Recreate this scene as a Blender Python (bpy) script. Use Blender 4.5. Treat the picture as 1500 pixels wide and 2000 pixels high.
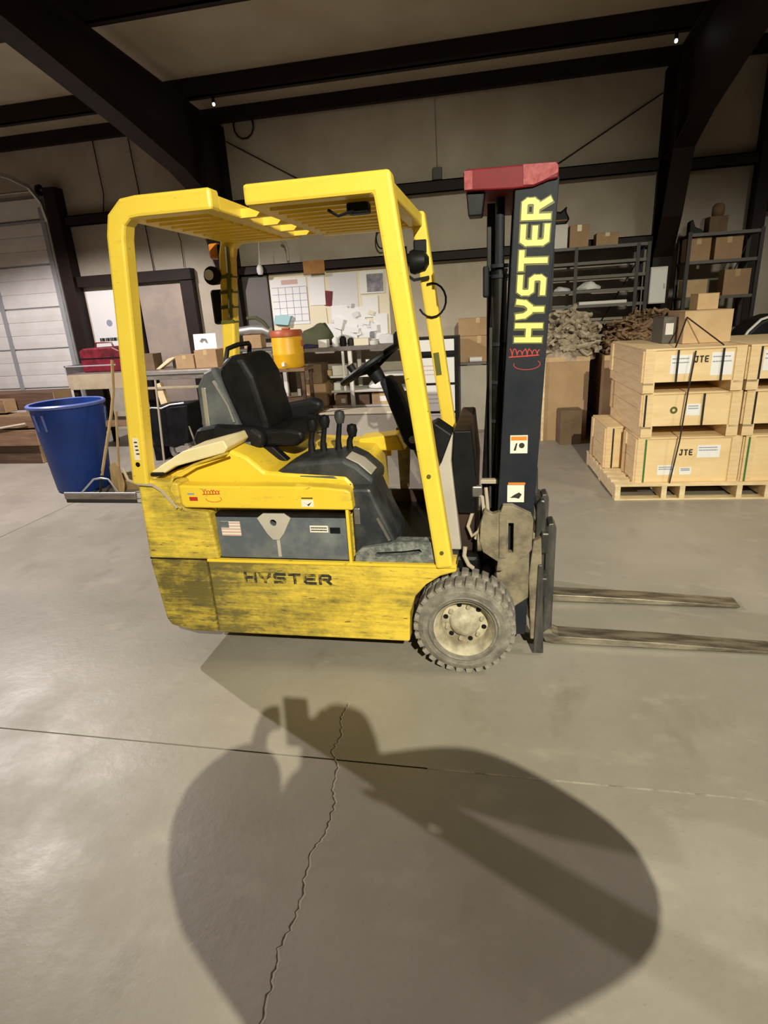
import bpy, bmesh, math, random
from mathutils import Vector, Matrix
random.seed(7)
SC = bpy.context.scene
COL = SC.collection
for o in list(bpy.data.objects):
    bpy.data.objects.remove(o)

# ------------------------------------------------------------------ camera
F_PX = 1132.7
CAM = Vector((0.146, -2.284, 1.591))
yaw, pit, rol = math.radians(11.81), math.radians(19.09), math.radians(-3.38)
fw = Vector((-math.sin(yaw)*math.cos(pit), math.cos(yaw)*math.cos(pit), -math.sin(pit)))
rt = Vector((math.cos(yaw), math.sin(yaw), 0))
up = rt.cross(fw)
r2 = math.cos(rol)*rt + math.sin(rol)*up
u2 = -math.sin(rol)*rt + math.cos(rol)*up
cd = bpy.data.cameras.new('camera')
cd.sensor_fit = 'VERTICAL'; cd.sensor_height = 36.0
cd.lens = F_PX/2000*36.0
cd.clip_start = 0.02; cd.clip_end = 200
cam = bpy.data.objects.new('camera', cd); COL.objects.link(cam)
m = Matrix((r2, u2, -fw)).transposed().to_4x4(); m.translation = CAM
cam.matrix_world = m
SC.camera = cam

# ------------------------------------------------------------------ world, lamps, exposure
SC.view_settings.view_transform = 'Standard'
SC.view_settings.look = 'None'
SC.view_settings.gamma = 1.0
SC.view_settings.use_curve_mapping = False
SC.view_settings.exposure = 0.0
w = bpy.data.worlds.new('world'); SC.world = w; w.use_nodes = True
w.node_tree.nodes['Background'].inputs[0].default_value = (0, 0, 0, 1)
w.node_tree.nodes['Background'].inputs[1].default_value = 0.0

def lamp(name, loc, target, watts, col, size=0.16, angle=150, blend=0.35):
    l = bpy.data.lights.new(name, 'SPOT'); l.energy = watts; l.color = col
    l.shadow_soft_size = size; l.spot_size = math.radians(angle); l.spot_blend = blend
    o = bpy.data.objects.new(name, l); COL.objects.link(o); o.location = loc
    d = Vector(target)-Vector(loc)
    o.rotation_euler = d.to_track_quat('-Z', 'Y').to_euler()
    return o
# the hall's own lamps, all beyond the frame: the two shadow directions on the floor and the pallet's
# shadow show where they hang (left, behind the photographer, right)
lamp('high_bay_lamp_left_offscreen', (-5.3, 2.35, 3.75), (-5.3, 2.35, 0), 900, (1.0, 0.91, 0.89), 0.04, 150, 0.22)
lamp('flood_lamp_behind_offscreen', (1.66, -5.90, 4.40), (-0.1, 1.5, 0.62), 3150, (1.0, 0.95, 0.73), 0.025, 54, 1.0)
lamp('high_bay_lamp_right_offscreen', (4.2, 0.2, 4.0), (4.2, 0.2, 0), 300, (1.0, 0.93, 0.80), 0.3, 160, 0.2)

# ------------------------------------------------------------------ helpers
WORLD = {}
class MB:
    def __init__(s): s.v = []; s.f = []
    def add(s, vs, fs):
        n = len(s.v); s.v += [tuple(p) for p in vs]; s.f += [tuple(i+n for i in f) for f in fs]; return s
    def box(s, x0, x1, y0, y1, z0, z1):
        return s.add([(x0,y0,z0),(x1,y0,z0),(x1,y1,z0),(x0,y1,z0),(x0,y0,z1),(x1,y0,z1),(x1,y1,z1),(x0,y1,z1)],
            [(0,3,2,1),(4,5,6,7),(0,1,5,4),(1,2,6,5),(2,3,7,6),(3,0,4,7)])
    def obox(s, c, size, rot):
        hx, hy, hz = [k/2 for k in size]
        R = rot if isinstance(rot, Matrix) else Matrix.Rotation(rot, 3, 'Z')
        vs = [Vector(c)+R@Vector((a*hx,b*hy,d*hz)) for d in (-1,1) for a,b in ((-1,-1),(1,-1),(1,1),(-1,1))]
        return s.add(vs, [(0,3,2,1),(4,5,6,7),(0,1,5,4),(1,2,6,5),(2,3,7,6),(3,0,4,7)])
    def prism(s, poly, a0, a1, axis='Y'):
        n = len(poly)
        mk = {'Y': lambda p,a: (p[0],a,p[1]), 'X': lambda p,a: (a,p[0],p[1]), 'Z': lambda p,a: (p[0],p[1],a)}[axis]
        vs = [mk(p,a0) for p in poly]+[mk(p,a1) for p in poly]
        fs = [tuple(range(n)), tuple(range(2*n-1, n-1, -1))]
        fs += [(i,(i+1)%n,(i+1)%n+n,i+n) for i in range(n)]
        return s.add(vs, fs)
    def ribbon(s, path, t, a0, a1, axis='Y'):
        L, R = [], []
        P = [Vector(p) for p in path]
        for i, p in enumerate(P):
            d1 = (p-P[i-1]).normalized() if i else (P[1]-p).normalized()
            d2 = (P[i+1]-p).normalized() if i < len(P)-1 else d1
            n1 = Vector((-d1.y, d1.x)); n2 = Vector((-d2.y, d2.x)); b = (n1+n2).normalized()
            k = t/2/max(0.4, b.dot(n1))
            L.append(p+b*k); R.append(p-b*k)
        return s.prism([tuple(q) for q in L+R[::-1]], a0, a1, axis)
    def tube(s, path, r, n=8, cap=True):
        P = [Vector(p) for p in path]; rs = r if isinstance(r, (list, tuple)) else [r]*len(P)
        base = len(s.v); ref = None
        for i, p in enumerate(P):
            if i == 0: d = P[1]-p
            elif i == len(P)-1: d = p-P[i-1]
            else: d = (P[i+1]-p).normalized()+(p-P[i-1]).normalized()
            d = d.normalized() if d.length > 1e-9 else Vector((0,0,1))
            if ref is None: ref = Vector((0,0,1)) if abs(d.z) < 0.9 else Vector((1,0,0))
            a = d.cross(ref).normalized(); b = a.cross(d); ref = b
            for k in range(n):
                t = 2*math.pi*k/n
                s.v.append(tuple(p+(a*math.cos(t)+b*math.sin(t))*rs[i]))
        for i in range(len(P)-1):
            for k in range(n):
                q = base+i*n; k2 = (k+1)%n
                s.f.append((q+k, q+k2, q+n+k2, q+n+k))
        if cap:
            s.f.append(tuple(base+k for k in range(n))[::-1])
            s.f.append(tuple(base+(len(P)-1)*n+k for k in range(n)))
        return s
    def lathe(s, prof, c=(0,0,0), axis='Z', n=32, close=False, cap=True):
        base = len(s.v); c = Vector(c)
        for r, h in prof:
            for k in range(n):
                t = 2*math.pi*k/n; a, b = r*math.cos(t), r*math.sin(t)
                s.v.append(tuple(c+Vector({'Z': (a,b,h), 'Y': (a,h,b), 'X': (h,a,b)}[axis])))
        m = len(prof)
        for i in range(m-1 if not close else m):
            for k in range(n):
                q = base+i*n; q2 = base+((i+1)%m)*n; k2 = (k+1)%n
                s.f.append((q+k, q+k2, q2+k2, q2+k))
        if not close and cap:
            if prof[0][0] > 1e-6: s.f.append(tuple(base+k for k in range(n)))
            if prof[-1][0] > 1e-6: s.f.append(tuple(base+(m-1)*n+k for k in range(n)))
        return s
    def xf(s, fn):
        s.v = [tuple(fn(Vector(p))) for p in s.v]; return s
    def build(s, name, mat, parent=None, bevel=0, smooth=False, seg=2):
        xs = list(zip(*s.v))
        c = Vector(((min(xs[0])+max(xs[0]))/2, (min(xs[1])+max(xs[1]))/2, (min(xs[2])+max(xs[2]))/2))
        if parent is None: c.z = min(xs[2])
        me = bpy.data.meshes.new(name)
        me.from_pydata([tuple(Vector(p)-c) for p in s.v], [], s.f)
        bm = bmesh.new(); bm.from_mesh(me)
        bmesh.ops.remove_doubles(bm, verts=bm.verts, dist=1e-6)
        bmesh.ops.recalc_face_normals(bm, faces=bm.faces)
        bm.to_mesh(me); bm.free()
        me.materials.append(mat)
        if smooth:
            for p in me.polygons: p.use_smooth = True
            try: me.set_sharp_from_angle(angle=math.radians(40))
            except Exception: pass
        o = bpy.data.objects.new(name, me); COL.objects.link(o)
        if parent is not None:
            o.parent = parent; o.location = c-WORLD[parent]
        else: o.location = c
        WORLD[o] = c
        if bevel:
            b = o.modifiers.new('bevel', 'BEVEL'); b.width = bevel; b.segments = seg; b.limit_method = 'ANGLE'; b.angle_limit = math.radians(35)
        return o
def _fix(): 
    for o in bpy.data.objects:
        if o.name.split('.')[0] == 'print': o['kind'] = 'stuff'
def tag(o, label, cat=None, group=None, kind=None):
    o['label'] = label
    if cat: o['category'] = cat
    if group: o['group'] = group
    if kind: o['kind'] = kind
    return o
def thing(name, label, cat, loc, rz=0, group=None, local=False):
    o = bpy.data.objects.new(name, None); COL.objects.link(o)
    o.empty_display_size = 0.1
    o.location = loc; o.rotation_euler = (0,0,rz)
    WORLD[o] = Vector((0,0,0)) if (local or rz) else Vector(loc)
    return tag(o, label, cat, group)
def dup(root, loc, rz=None, label=None):
    r = root.copy(); COL.objects.link(r); r.location = loc
    if rz is not None: r.rotation_euler = (0,0,rz)
    if label: r['label'] = label
    for ch in list(root.children):
        c = ch.copy(); COL.objects.link(c); c.parent = r
        for g in list(ch.children):
            d = g.copy(); COL.objects.link(d); d.parent = c
    return r

def cut(o, mb):
    """cut a real opening into a finished part (mb in the same coordinates the part was built in)"""
    c = mb.build('cutter', o.data.materials[0]); c.location = WORLD[c]-WORLD[o]
    bev = [(m.width, m.segments) for m in o.modifiers]; o.modifiers.clear()
    keep_loc, keep_par = o.location.copy(), o.parent
    o.parent = None; o.location = (0,0,0)
    m_ = o.modifiers.new('cut', 'BOOLEAN'); m_.object = c; m_.operation = 'DIFFERENCE'; m_.solver = 'EXACT'
    dg = bpy.context.evaluated_depsgraph_get(); dg.update()
    me = bpy.data.meshes.new_from_object(o.evaluated_get(dg))
    o.modifiers.clear(); o.data = me
    o.parent = keep_par; o.location = keep_loc
    bpy.data.objects.remove(c)
    for w_, sg in bev:
        b = o.modifiers.new('bevel', 'BEVEL'); b.width = w_*.4; b.segments = sg; b.limit_method = 'ANGLE'; b.angle_limit = math.radians(35)
# ------------------------------------------------------------------ materials
def mat(name, col, rough=0.6, metal=0.0, col2=None, scale=6.0, stretch=(1,1,1), lo=0.35, hi=0.65, bump=0.0, bscale=40.0, emit=0, spec=0.5, rough2=None):
    m = bpy.data.materials.new(name); m.use_nodes = True
    nt = m.node_tree; b = nt.nodes['Principled BSDF']
    b.inputs['Base Color'].default_value = (*col, 1); b.inputs['Roughness'].default_value = rough
    b.inputs['Metallic'].default_value = metal; b.inputs['Specular IOR Level'].default_value = spec
    if emit: 
        b.inputs['Emission Color'].default_value = (*col, 1); b.inputs['Emission Strength'].default_value = emit
    tc = nt.nodes.new('ShaderNodeTexCoord'); mp = nt.nodes.new('ShaderNodeMapping')
    nt.links.new(tc.outputs['Object'], mp.inputs[0]); mp.inputs['Scale'].default_value = stretch
    if col2:
        n = nt.nodes.new('ShaderNodeTexNoise'); n.inputs['Scale'].default_value = scale; n.inputs['Detail'].default_value = 6
        n.inputs['Roughness'].default_value = 0.62
        nt.links.new(mp.outputs[0], n.inputs['Vector'])
        r = nt.nodes.new('ShaderNodeMapRange'); r.inputs[1].default_value = lo; r.inputs[2].default_value = hi
        nt.links.new(n.outputs[0], r.inputs[0])
        mx = nt.nodes.new('ShaderNodeMix'); mx.data_type = 'RGBA'
        mx.inputs[6].default_value = (*col, 1); mx.inputs[7].default_value = (*col2, 1)
        nt.links.new(r.outputs[0], mx.inputs[0]); nt.links.new(mx.outputs[2], b.inputs['Base Color'])
        if rough2 is not None:
            r2_ = nt.nodes.new('ShaderNodeMapRange'); r2_.inputs[3].default_value = rough; r2_.inputs[4].default_value = rough2
            nt.links.new(r.outputs[0], r2_.inputs[0]); nt.links.new(r2_.outputs[0], b.inputs['Roughness'])
    if bump:
        n2 = nt.nodes.new('ShaderNodeTexNoise'); n2.inputs['Scale'].default_value = bscale; n2.inputs['Detail'].default_value = 4
        nt.links.new(mp.outputs[0], n2.inputs['Vector'])
        bp = nt.nodes.new('ShaderNodeBump'); bp.inputs['Strength'].default_value = bump; bp.inputs['Distance'].default_value = 0.01
        nt.links.new(n2.outputs[0], bp.inputs['Height']); nt.links.new(bp.outputs[0], b.inputs['Normal'])
    return m
def paint_mat(name, col, dirt, amount, fade=None, scr=0.0, fade_axis='X'):
    """chipped paint: streaky grime layered on it; fade = (x_dirty, x_clean) in object coordinates"""
    m = bpy.data.materials.new(name); m.use_nodes = True
    nt = m.node_tree; N = nt.nodes; Lk = nt.links; b = N['Principled BSDF']
    b.inputs['Roughness'].default_value = 0.42
    tc = N.new('ShaderNodeTexCoord')
    def noise(scale, st, det=7, ro=0.65):
        mp = N.new('ShaderNodeMapping'); mp.inputs['Scale'].default_value = st
        Lk.new(tc.outputs['Object'], mp.inputs[0])
        n = N.new('ShaderNodeTexNoise'); n.inputs['Scale'].default_value = scale; n.inputs['Detail'].default_value = det
        n.inputs['Roughness'].default_value = ro
        Lk.new(mp.outputs[0], n.inputs['Vector']); return n.outputs[0]
    def rng(s, a, c, d=0.0, e=1.0):
        r = N.new('ShaderNodeMapRange'); r.inputs[1].default_value = a; r.inputs[2].default_value = c
        r.inputs[3].default_value = d; r.inputs[4].default_value = e
        Lk.new(s, r.inputs[0]); return r.outputs[0]
    def mth(op, a, c):
        q = N.new('ShaderNodeMath'); q.operation = op; q.use_clamp = True
        for i, s in enumerate((a, c)):
            if isinstance(s, (int, float)): q.inputs[i].default_value = s
            else: Lk.new(s, q.inputs[i])
        return q.outputs[0]
    def mix(f, a, c):
        q = N.new('ShaderNodeMix'); q.data_type = 'RGBA'; Lk.new(f, q.inputs[0])
        for i, s in ((6,a),(7,c)):
            if isinstance(s, tuple): q.inputs[i].default_value = (*s, 1)
            else: Lk.new(s, q.inputs[i])
        return q.outputs[2]
    var = rng(noise(3.0, (1,1,1)), 0.3, 0.7)
    base = mix(var, col, tuple(c*k for c, k in zip(col, (0.93, 0.88, 0.8))))
    big = noise(4.0, (1,1,1.3), 8, 0.7)
    strk = noise(6.0, (0.45,1,7), 10, 0.78); fine = noise(60.0, (.5,1,1.5), 3, 0.6)
    g = mth('ADD', mth('ADD', mth('MULTIPLY', big, 0.52), mth('MULTIPLY', strk, 0.42)), mth('MULTIPLY', fine, 0.12))
    thr = 0.66-amount*0.25
    if fade:
        sep = N.new('ShaderNodeSeparateXYZ'); Lk.new(tc.outputs['Object'], sep.inputs[0])
        fd = rng(sep.outputs[fade_axis], fade[0], fade[1], fade[2] if len(fade) > 2 else 0.22, 0.0)
        g = mth('ADD', g, fd)
    gm = rng(g, thr-.03, thr+0.17)
    c = mix(mth('MULTIPLY', gm, 0.85), base, dirt)
    if scr:
        sc = rng(noise(26.0, (.6,1,3.2), 4, 0.6), 0.68-scr*0.07, 0.74-scr*0.07, 0, .75)
        c = mix(sc, c, (0.06, 0.055, 0.04))
    Lk.new(c, b.inputs['Base Color'])
    Lk.new(rng(gm, 0, 1, 0.36, 0.75), b.inputs['Roughness'])
    return m
YEL = (0.85, 0.63, 0.075)
GRIME = (0.045, 0.045, 0.026)
M = {}
M['yellow'] = paint_mat('yellow paint', YEL, (0.30,0.20,0.05), 0.16, scr=0.12)
M['yellow_body'] = paint_mat('worn yellow body paint', YEL, GRIME, 0.48, fade=(-0.55, 0.30, 0.16), scr=0.7)
M['yellow_rear'] = paint_mat('grimy yellow rear paint', YEL, GRIME, 0.75, scr=0.6)
M['yellow_low'] = paint_mat('blackened yellow counterweight paint', YEL, (0.020,0.022,0.016), 1.15, scr=0.9)
M['yellow_hood'] = paint_mat('yellow hood paint', (0.86,0.62,0.05), (0.2,0.17,0.09), 0.2, scr=0.35)
M['cream'] = mat('faded cream hood', (0.84,0.74,0.44), 0.4, col2=(0.74,0.62,0.34), scale=5)
M['black'] = mat('black plastic', (0.0035,0.0035,0.0045), 0.5, col2=(0.010,0.010,0.012), scale=8, spec=0.2)
M['black_metal'] = mat('black steel', (0.005,0.005,0.006), 0.36, col2=(0.012,0.011,0.010), scale=9, spec=0.35)
M['mast'] = mat('dark grey mast paint', (0.014,0.017,0.025), 0.55, col2=(0.023,0.026,0.033), scale=7, bump=0.05, spec=0.15)
M['grey_plastic'] = mat('worn grey plastic', (0.020,0.023,0.029), 0.45, col2=(0.07,0.072,0.074), scale=9, lo=.42, hi=.75)
M['grey_shell'] = mat('grey seat shell', (0.055,0.062,0.075), 0.35, col2=(0.13,0.14,0.15), scale=6)
M['battery'] = mat('grey battery steel', (0.10,0.115,0.14), 0.5, col2=(0.21,0.22,0.22), scale=7, lo=0.45, hi=0.75)
M['tread_step'] = mat('grey grit step', (0.10,0.11,0.11), 0.8, col2=(0.24,0.25,0.24), scale=28, lo=0.42, hi=0.6, bump=0.6, bscale=90)
M['red'] = mat('red mast paint', (0.17,0.006,0.014), 0.55, col2=(0.11,0.006,0.010), scale=8, spec=.25)
M['red_pale'] = mat('scuffed pale red paint', (0.36,0.10,0.11), 0.6, col2=(0.25,0.035,0.045), scale=40, spec=.25)
M['rubber'] = mat('dusty tyre rubber', (0.13,0.118,0.10), 0.85, col2=(0.30,0.275,0.235), scale=12, lo=.38, hi=.66, bump=0.4)
M['rubber_dark'] = mat('dark rubber', (0.035,0.034,0.032), 0.8)
M['rim'] = mat('dirty cream rim', (0.55,0.49,0.36), 0.6, col2=(0.23,0.19,0.13), scale=9, lo=0.42, hi=0.66)
M['hubm'] = mat('dusty hub', (0.62,0.57,0.44), 0.7, col2=(0.3,0.26,0.18), scale=16)
M['tan'] = mat('dusty tan bracket', (0.27,0.225,0.155), 0.7, col2=(0.08,0.065,0.045), scale=9, lo=.42, hi=.68, bump=0.3)
M['brown'] = mat('rusty brown plate', (0.045,0.024,0.015), 0.65, col2=(0.022,0.013,0.010), scale=5, spec=.3)
M['fork'] = mat('worn fork steel', (0.34,0.30,0.23), 0.38, 0.55, col2=(0.12,0.10,0.08), scale=12, stretch=(0.4,2,2), lo=0.4, hi=0.62)
M['fork_dark'] = mat('scuffed dark fork steel', (0.035,0.036,0.038), 0.4, 0.4, col2=(0.12,0.11,0.10), scale=11, stretch=(2,2,0.5))
M['hose'] = mat('pale hose', (0.42,0.36,0.28), 0.6)
M['steel'] = mat('bright steel', (0.5,0.48,0.45), 0.32, 0.8, col2=(0.3,0.28,0.26), scale=9)
M['decal_white'] = mat('white sticker', (0.78,0.75,0.66), 0.5)
M['decal_pale'] = mat('pale yellow lettering', (0.70,0.63,0.19), 0.55)
M['decal_olive'] = mat('olive lettering outline', (0.10,0.10,0.012), 0.5)
M['decal_black'] = mat('black print', (0.02,0.02,0.018), 0.55)
M['decal_worn'] = mat('worn black lettering', (0.03,0.03,0.025), 0.55, col2=(0.35,0.25,0.03), scale=22, lo=0.5, hi=0.62)
M['decal_red'] = mat('red print', (0.48,0.03,0.02), 0.5)
M['decal_orange'] = mat('orange print', (0.75,0.22,0.03), 0.5)
M['decal_pink'] = mat('faded pink print', (0.62,0.40,0.36), 0.5)
M['lens'] = mat('clear lamp lens', (0.75,0.74,0.7), 0.12)
M['amber'] = mat('amber lamp lens', (0.72,0.25,0.03), 0.3)
M['steel_brown'] = mat('dark brown structural steel', (0.019,0.0085,0.0075), 0.6, col2=(0.011,0.006,0.0055), scale=3, spec=0.3)
M['wall'] = mat('off-white vinyl wall facing', (0.52,0.465,0.385), 0.6, col2=(0.40,0.34,0.26), scale=1.3, bump=0.25, bscale=5)
M['roof'] = mat('beige vinyl roof facing', (0.52,0.46,0.34), 0.6, col2=(0.44,0.37,0.26), scale=1.5, bump=0.2, bscale=4)
M['gdoor'] = mat('white door paint', (0.78,0.77,0.75), 0.45, col2=(0.70,0.68,0.65), scale=3)
M['ggrey'] = mat('grey door stile', (0.33,0.34,0.36), 0.5)
M['gtrack'] = mat('galvanised track', (0.55,0.55,0.54), 0.35, 0.7)
M['door'] = mat('tan door paint', (0.40,0.32,0.26), 0.5, col2=(0.28,0.235,0.215), scale=2.2)
M['white'] = mat('white paint', (0.80,0.80,0.78), 0.5)
M['paper'] = mat('white paper', (0.82,0.82,0.84), 0.7)
M['paper_grey'] = mat('grey printed paper', (0.60,0.60,0.63), 0.7, col2=(0.78,0.78,0.8), scale=40, stretch=(1,1,6))
M['paper_cream'] = mat('cream paper', (0.78,0.70,0.54), 0.7)
M['ink'] = mat('blue grey ink', (0.28,0.31,0.42), 0.7)
M['photo_dark'] = mat('dark printed photo', (0.10,0.10,0.14), 0.5, col2=(0.34,0.32,0.36), scale=9)
M['brown_card'] = mat('orange brown card', (0.42,0.20,0.06), 0.7, col2=(0.32,0.14,0.04), scale=9)
M['cork'] = mat('brown board frame', (0.30,0.22,0.15), 0.7)
M['blue'] = mat('blue plastic', (0.012,0.05,0.29), 0.5, col2=(0.01,0.038,0.21), scale=4, spec=.35)
M['blue_rim'] = mat('pale blue plastic rim', (0.12,0.17,0.45), 0.4)
M['wood'] = mat('pale crate pine', (0.82,0.63,0.37), 0.65, col2=(0.70,0.50,0.27), scale=5, stretch=(1,1,7), bump=0.1)
M['wood2'] = mat('warm crate plywood', (0.84,0.64,0.37), 0.65, col2=(0.76,0.55,0.29), scale=3, stretch=(1,1,4))
M['wood_pallet'] = mat('pallet pine', (0.84,0.68,0.43), 0.7, col2=(0.66,0.50,0.28), scale=6, stretch=(1,4,4))
M['timber'] = mat('brown timber', (0.13,0.07,0.04), 0.7, col2=(0.06,0.033,0.02), scale=5, stretch=(0.6,5,5), bump=0.2)
M['timber2'] = mat('light timber', (0.24,0.15,0.085), 0.7, col2=(0.13,0.075,0.04), scale=5, stretch=(0.6,5,5))
M['handle'] = mat('wooden handle', (0.50,0.36,0.17), 0.55, col2=(0.36,0.23,0.1), scale=8, stretch=(4,4,0.6))
M['card'] = mat('brown cardboard', (0.44,0.29,0.16), 0.75, col2=(0.37,0.235,0.125), scale=4)
M['card_pale'] = mat('pale cardboard', (0.60,0.42,0.24), 0.75, col2=(0.50,0.34,0.18), scale=4)
M['card_dark'] = mat('dark cardboard', (0.20,0.13,0.075), 0.8, col2=(0.14,0.09,0.05), scale=5)
M['card_white'] = mat('white carton', (0.72,0.70,0.66), 0.6)
M['tape'] = mat('parcel tape', (0.55,0.40,0.20), 0.3)
M['strap'] = mat('black strapping', (0.02,0.018,0.02), 0.35)
M['strap_green'] = mat('green strapping', (0.05,0.17,0.04), 0.4)
M['shelf_dark'] = mat('dark shelving steel', (0.016,0.013,0.013), 0.5, col2=(0.03,0.026,0.024), scale=6, spec=.4)
M['shelf_edge'] = mat('grey shelf board', (0.11,0.10,0.09), 0.55)
M['rope_a'] = mat('grey beige webbing', (0.50,0.42,0.31), 0.85, col2=(0.24,0.19,0.13), scale=9)
M['rope_b'] = mat('brown webbing', (0.34,0.215,0.125), 0.85, col2=(0.18,0.11,0.065), scale=9)
M['cooler'] = mat('yellow cooler plastic', (0.85,0.48,0.015), 0.4, col2=(0.78,0.40,0.01), scale=6)
M['cooler_lid'] = mat('red orange plastic', (0.42,0.09,0.03), 0.45)
M['crimson'] = mat('crimson plastic', (0.22,0.012,0.03), 0.45, col2=(0.06,0.006,0.01), scale=7)
M['benchtop'] = mat('dark bench top', (0.12,0.105,0.10), 0.5, col2=(0.2,0.175,0.16), scale=7)
M['bench_metal'] = mat('grey steel bench', (0.30,0.27,0.24), 0.4, 0.3, col2=(0.18,0.155,0.135), scale=5, stretch=(1,4,4))
M['bench_beige'] = mat('beige bench apron', (0.42,0.35,0.25), 0.6, col2=(0.34,0.27,0.18), scale=5)
M['plinth'] = mat('light grey painted board', (0.50,0.46,0.40), 0.6, col2=(0.42,0.38,0.33), scale=3)
M['purple'] = mat('dark violet fabric', (0.05,0.035,0.12), 0.8)
M['olive'] = mat('dark olive fabric', (0.07,0.075,0.035), 0.85)
M['lightblue'] = mat('light blue plastic', (0.38,0.60,0.66), 0.4)
M['skin'] = mat('skin', (0.55,0.33,0.23), 0.55)
M['jacket'] = mat('dark jacket', (0.05,0.055,0.07), 0.8)
M['jeans'] = mat('blue jeans', (0.06,0.085,0.16), 0.85)
M['hair'] = mat('brown hair', (0.06,0.035,0.02), 0.7)
M['joint_fill'] = mat('pale joint filler', (0.40,0.37,0.31), 0.7, col2=(0.2,0.18,0.15), scale=9, lo=0.45, hi=0.6)
M['crack_dark'] = mat('dark crack', (0.075,0.062,0.048), 0.9)
M['crack_edge'] = mat('pale crack edge', (0.48,0.43,0.35), 0.8)
M['bulb'] = mat('glowing bulb', (1.0,0.97,0.9), 0.3, emit=9)

# concrete floor: mottled, half polished
def floor_mat():
    m = bpy.data.materials.new('polished concrete'); m.use_nodes = True
    nt = m.node_tree; N = nt.nodes; Lk = nt.links; b = N['Principled BSDF']
    g = N.new('ShaderNodeNewGeometry')
    def noise(scale, st=(1,1,1), det=6, ro=0.6):
        mp = N.new('ShaderNodeMapping'); mp.inputs['Scale'].default_value = st
        Lk.new(g.outputs['Position'], mp.inputs[0])
        n = N.new('ShaderNodeTexNoise'); n.inputs['Scale'].default_value = scale; n.inputs['Detail'].default_value = det
        n.inputs['Roughness'].default_value = ro
        Lk.new(mp.outputs[0], n.inputs['Vector']); return n.outputs[0]
    def rng(s, a, c, d=0.0, e=1.0):
        r = N.new('ShaderNodeMapRange'); r.inputs[1].default_value = a; r.inputs[2].default_value = c
        r.inputs[3].default_value = d; r.inputs[4].default_value = e
        Lk.new(s, r.inputs[0]); return r.outputs[0]
    def mix(f, a, c):
        q = N.new('ShaderNodeMix'); q.data_type = 'RGBA'; Lk.new(f, q.inputs[0])
        for i, s in ((6,a),(7,c)):
            if isinstance(s, tuple): q.inputs[i].default_value = (*s, 1)
            else: Lk.new(s, q.inputs[i])
        return q.outputs[2]
    c = mix(rng(noise(0.9), 0.32, 0.68), (0.355,0.325,0.280), (0.262,0.238,0.198))
    c = mix(rng(noise(3.5, (1,1.6,1)), 0.56, 0.72, 0, 0.6), c, (0.40,0.365,0.31))
    c = mix(rng(noise(2.2, (1.5,0.8,1)), 0.58, 0.70, 0, 0.5), c, (0.215,0.19,0.15))
    c = mix(rng(noise(45), 0.62, 0.75, 0, 0.35), c, (0.16,0.14,0.11))
    Lk.new(c, b.inputs['Base Color'])
    Lk.new(rng(noise(2.6), 0.3, 0.7, 0.36, 0.58), b.inputs['Roughness'])
    bp = N.new('ShaderNodeBump'); bp.inputs['Strength'].default_value = 0.12; bp.inputs['Distance'].default_value = 0.01
    Lk.new(noise(26, det=3), bp.inputs['Height']); Lk.new(bp.outputs[0], b.inputs['Normal'])
    return m
M['concrete'] = floor_mat()

# ------------------------------------------------------------------ structure: floor, walls, roof, frames
XL, XR, YF, YW = -10.0, 8.0, -9.0, 6.19
def struct(mb, name, material, label, parent=None, bevel=0):
    o = mb.build(name, material, parent, bevel)
    o['kind'] = 'structure'; o['label'] = label
    return o
fl = struct(MB().box(XL, XR, YF, YW+0.3, -0.30, -0.012), 'floor', M['crack_dark'], 'grey polished concrete slab floor with saw-cut joints')
JX, JY, g = -3.9, -0.60, 0.0035
for x0, x1 in ((XL, JX-g), (JX+g, XR)):
    for y0, y1 in ((YF, JY-g), (JY+g, YW+0.3)):
        MB().box(x0, x1, y0, y1, -0.012, 0.0).build('concrete_slab', M['concrete'], fl)
# filled right-hand part of the joint
MB().box(-0.1, XR, JY-g, JY+g, -0.012, 0.0006).build('joint_filler', M['joint_fill'], fl)
# wandering shrinkage crack
cr = [(-0.48,-0.27),(-0.49,-0.36),(-0.465,-0.46),(-0.475,-0.56),(-0.43,-0.64),(-0.425,-0.74),(-0.40,-0.80),(-0.395,-0.91),(-0.425,-1.0),(-0.41,-1.12),(-0.40,-1.21),(-0.42,-1.29),(-0.41,-1.37),(-0.40,-1.45),(-0.42,-1.6),(-0.39,-1.9),(-0.44,-2.4)]
pts = []
for a, b in zip(cr, cr[1:]):
    for k in range(8):
        t = k/8; pts.append((a[0]+(b[0]-a[0])*t+random.uniform(-.006,.006), a[1]+(b[1]-a[1])*t))
def strip(pts, wfn, z):
    mb = MB(); vs = []; fs = []
    for i, (x, y) in enumerate(pts):
        h = wfn(i)/2; vs += [(x-h, y, z), (x+h, y, z)]
    for i in range(len(pts)-1): fs.append((2*i, 2*i+1, 2*i+3, 2*i+2))
    return mb.add(vs, fs)
strip([(x+.004, y) for x, y in pts], lambda i: random.uniform(.005,.011), 0.0004).build('crack_edge', M['crack_edge'], fl)
strip(pts, lambda i: random.uniform(.002,.006), 0.0008).build('crack', M['crack_dark'], fl)

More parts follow.
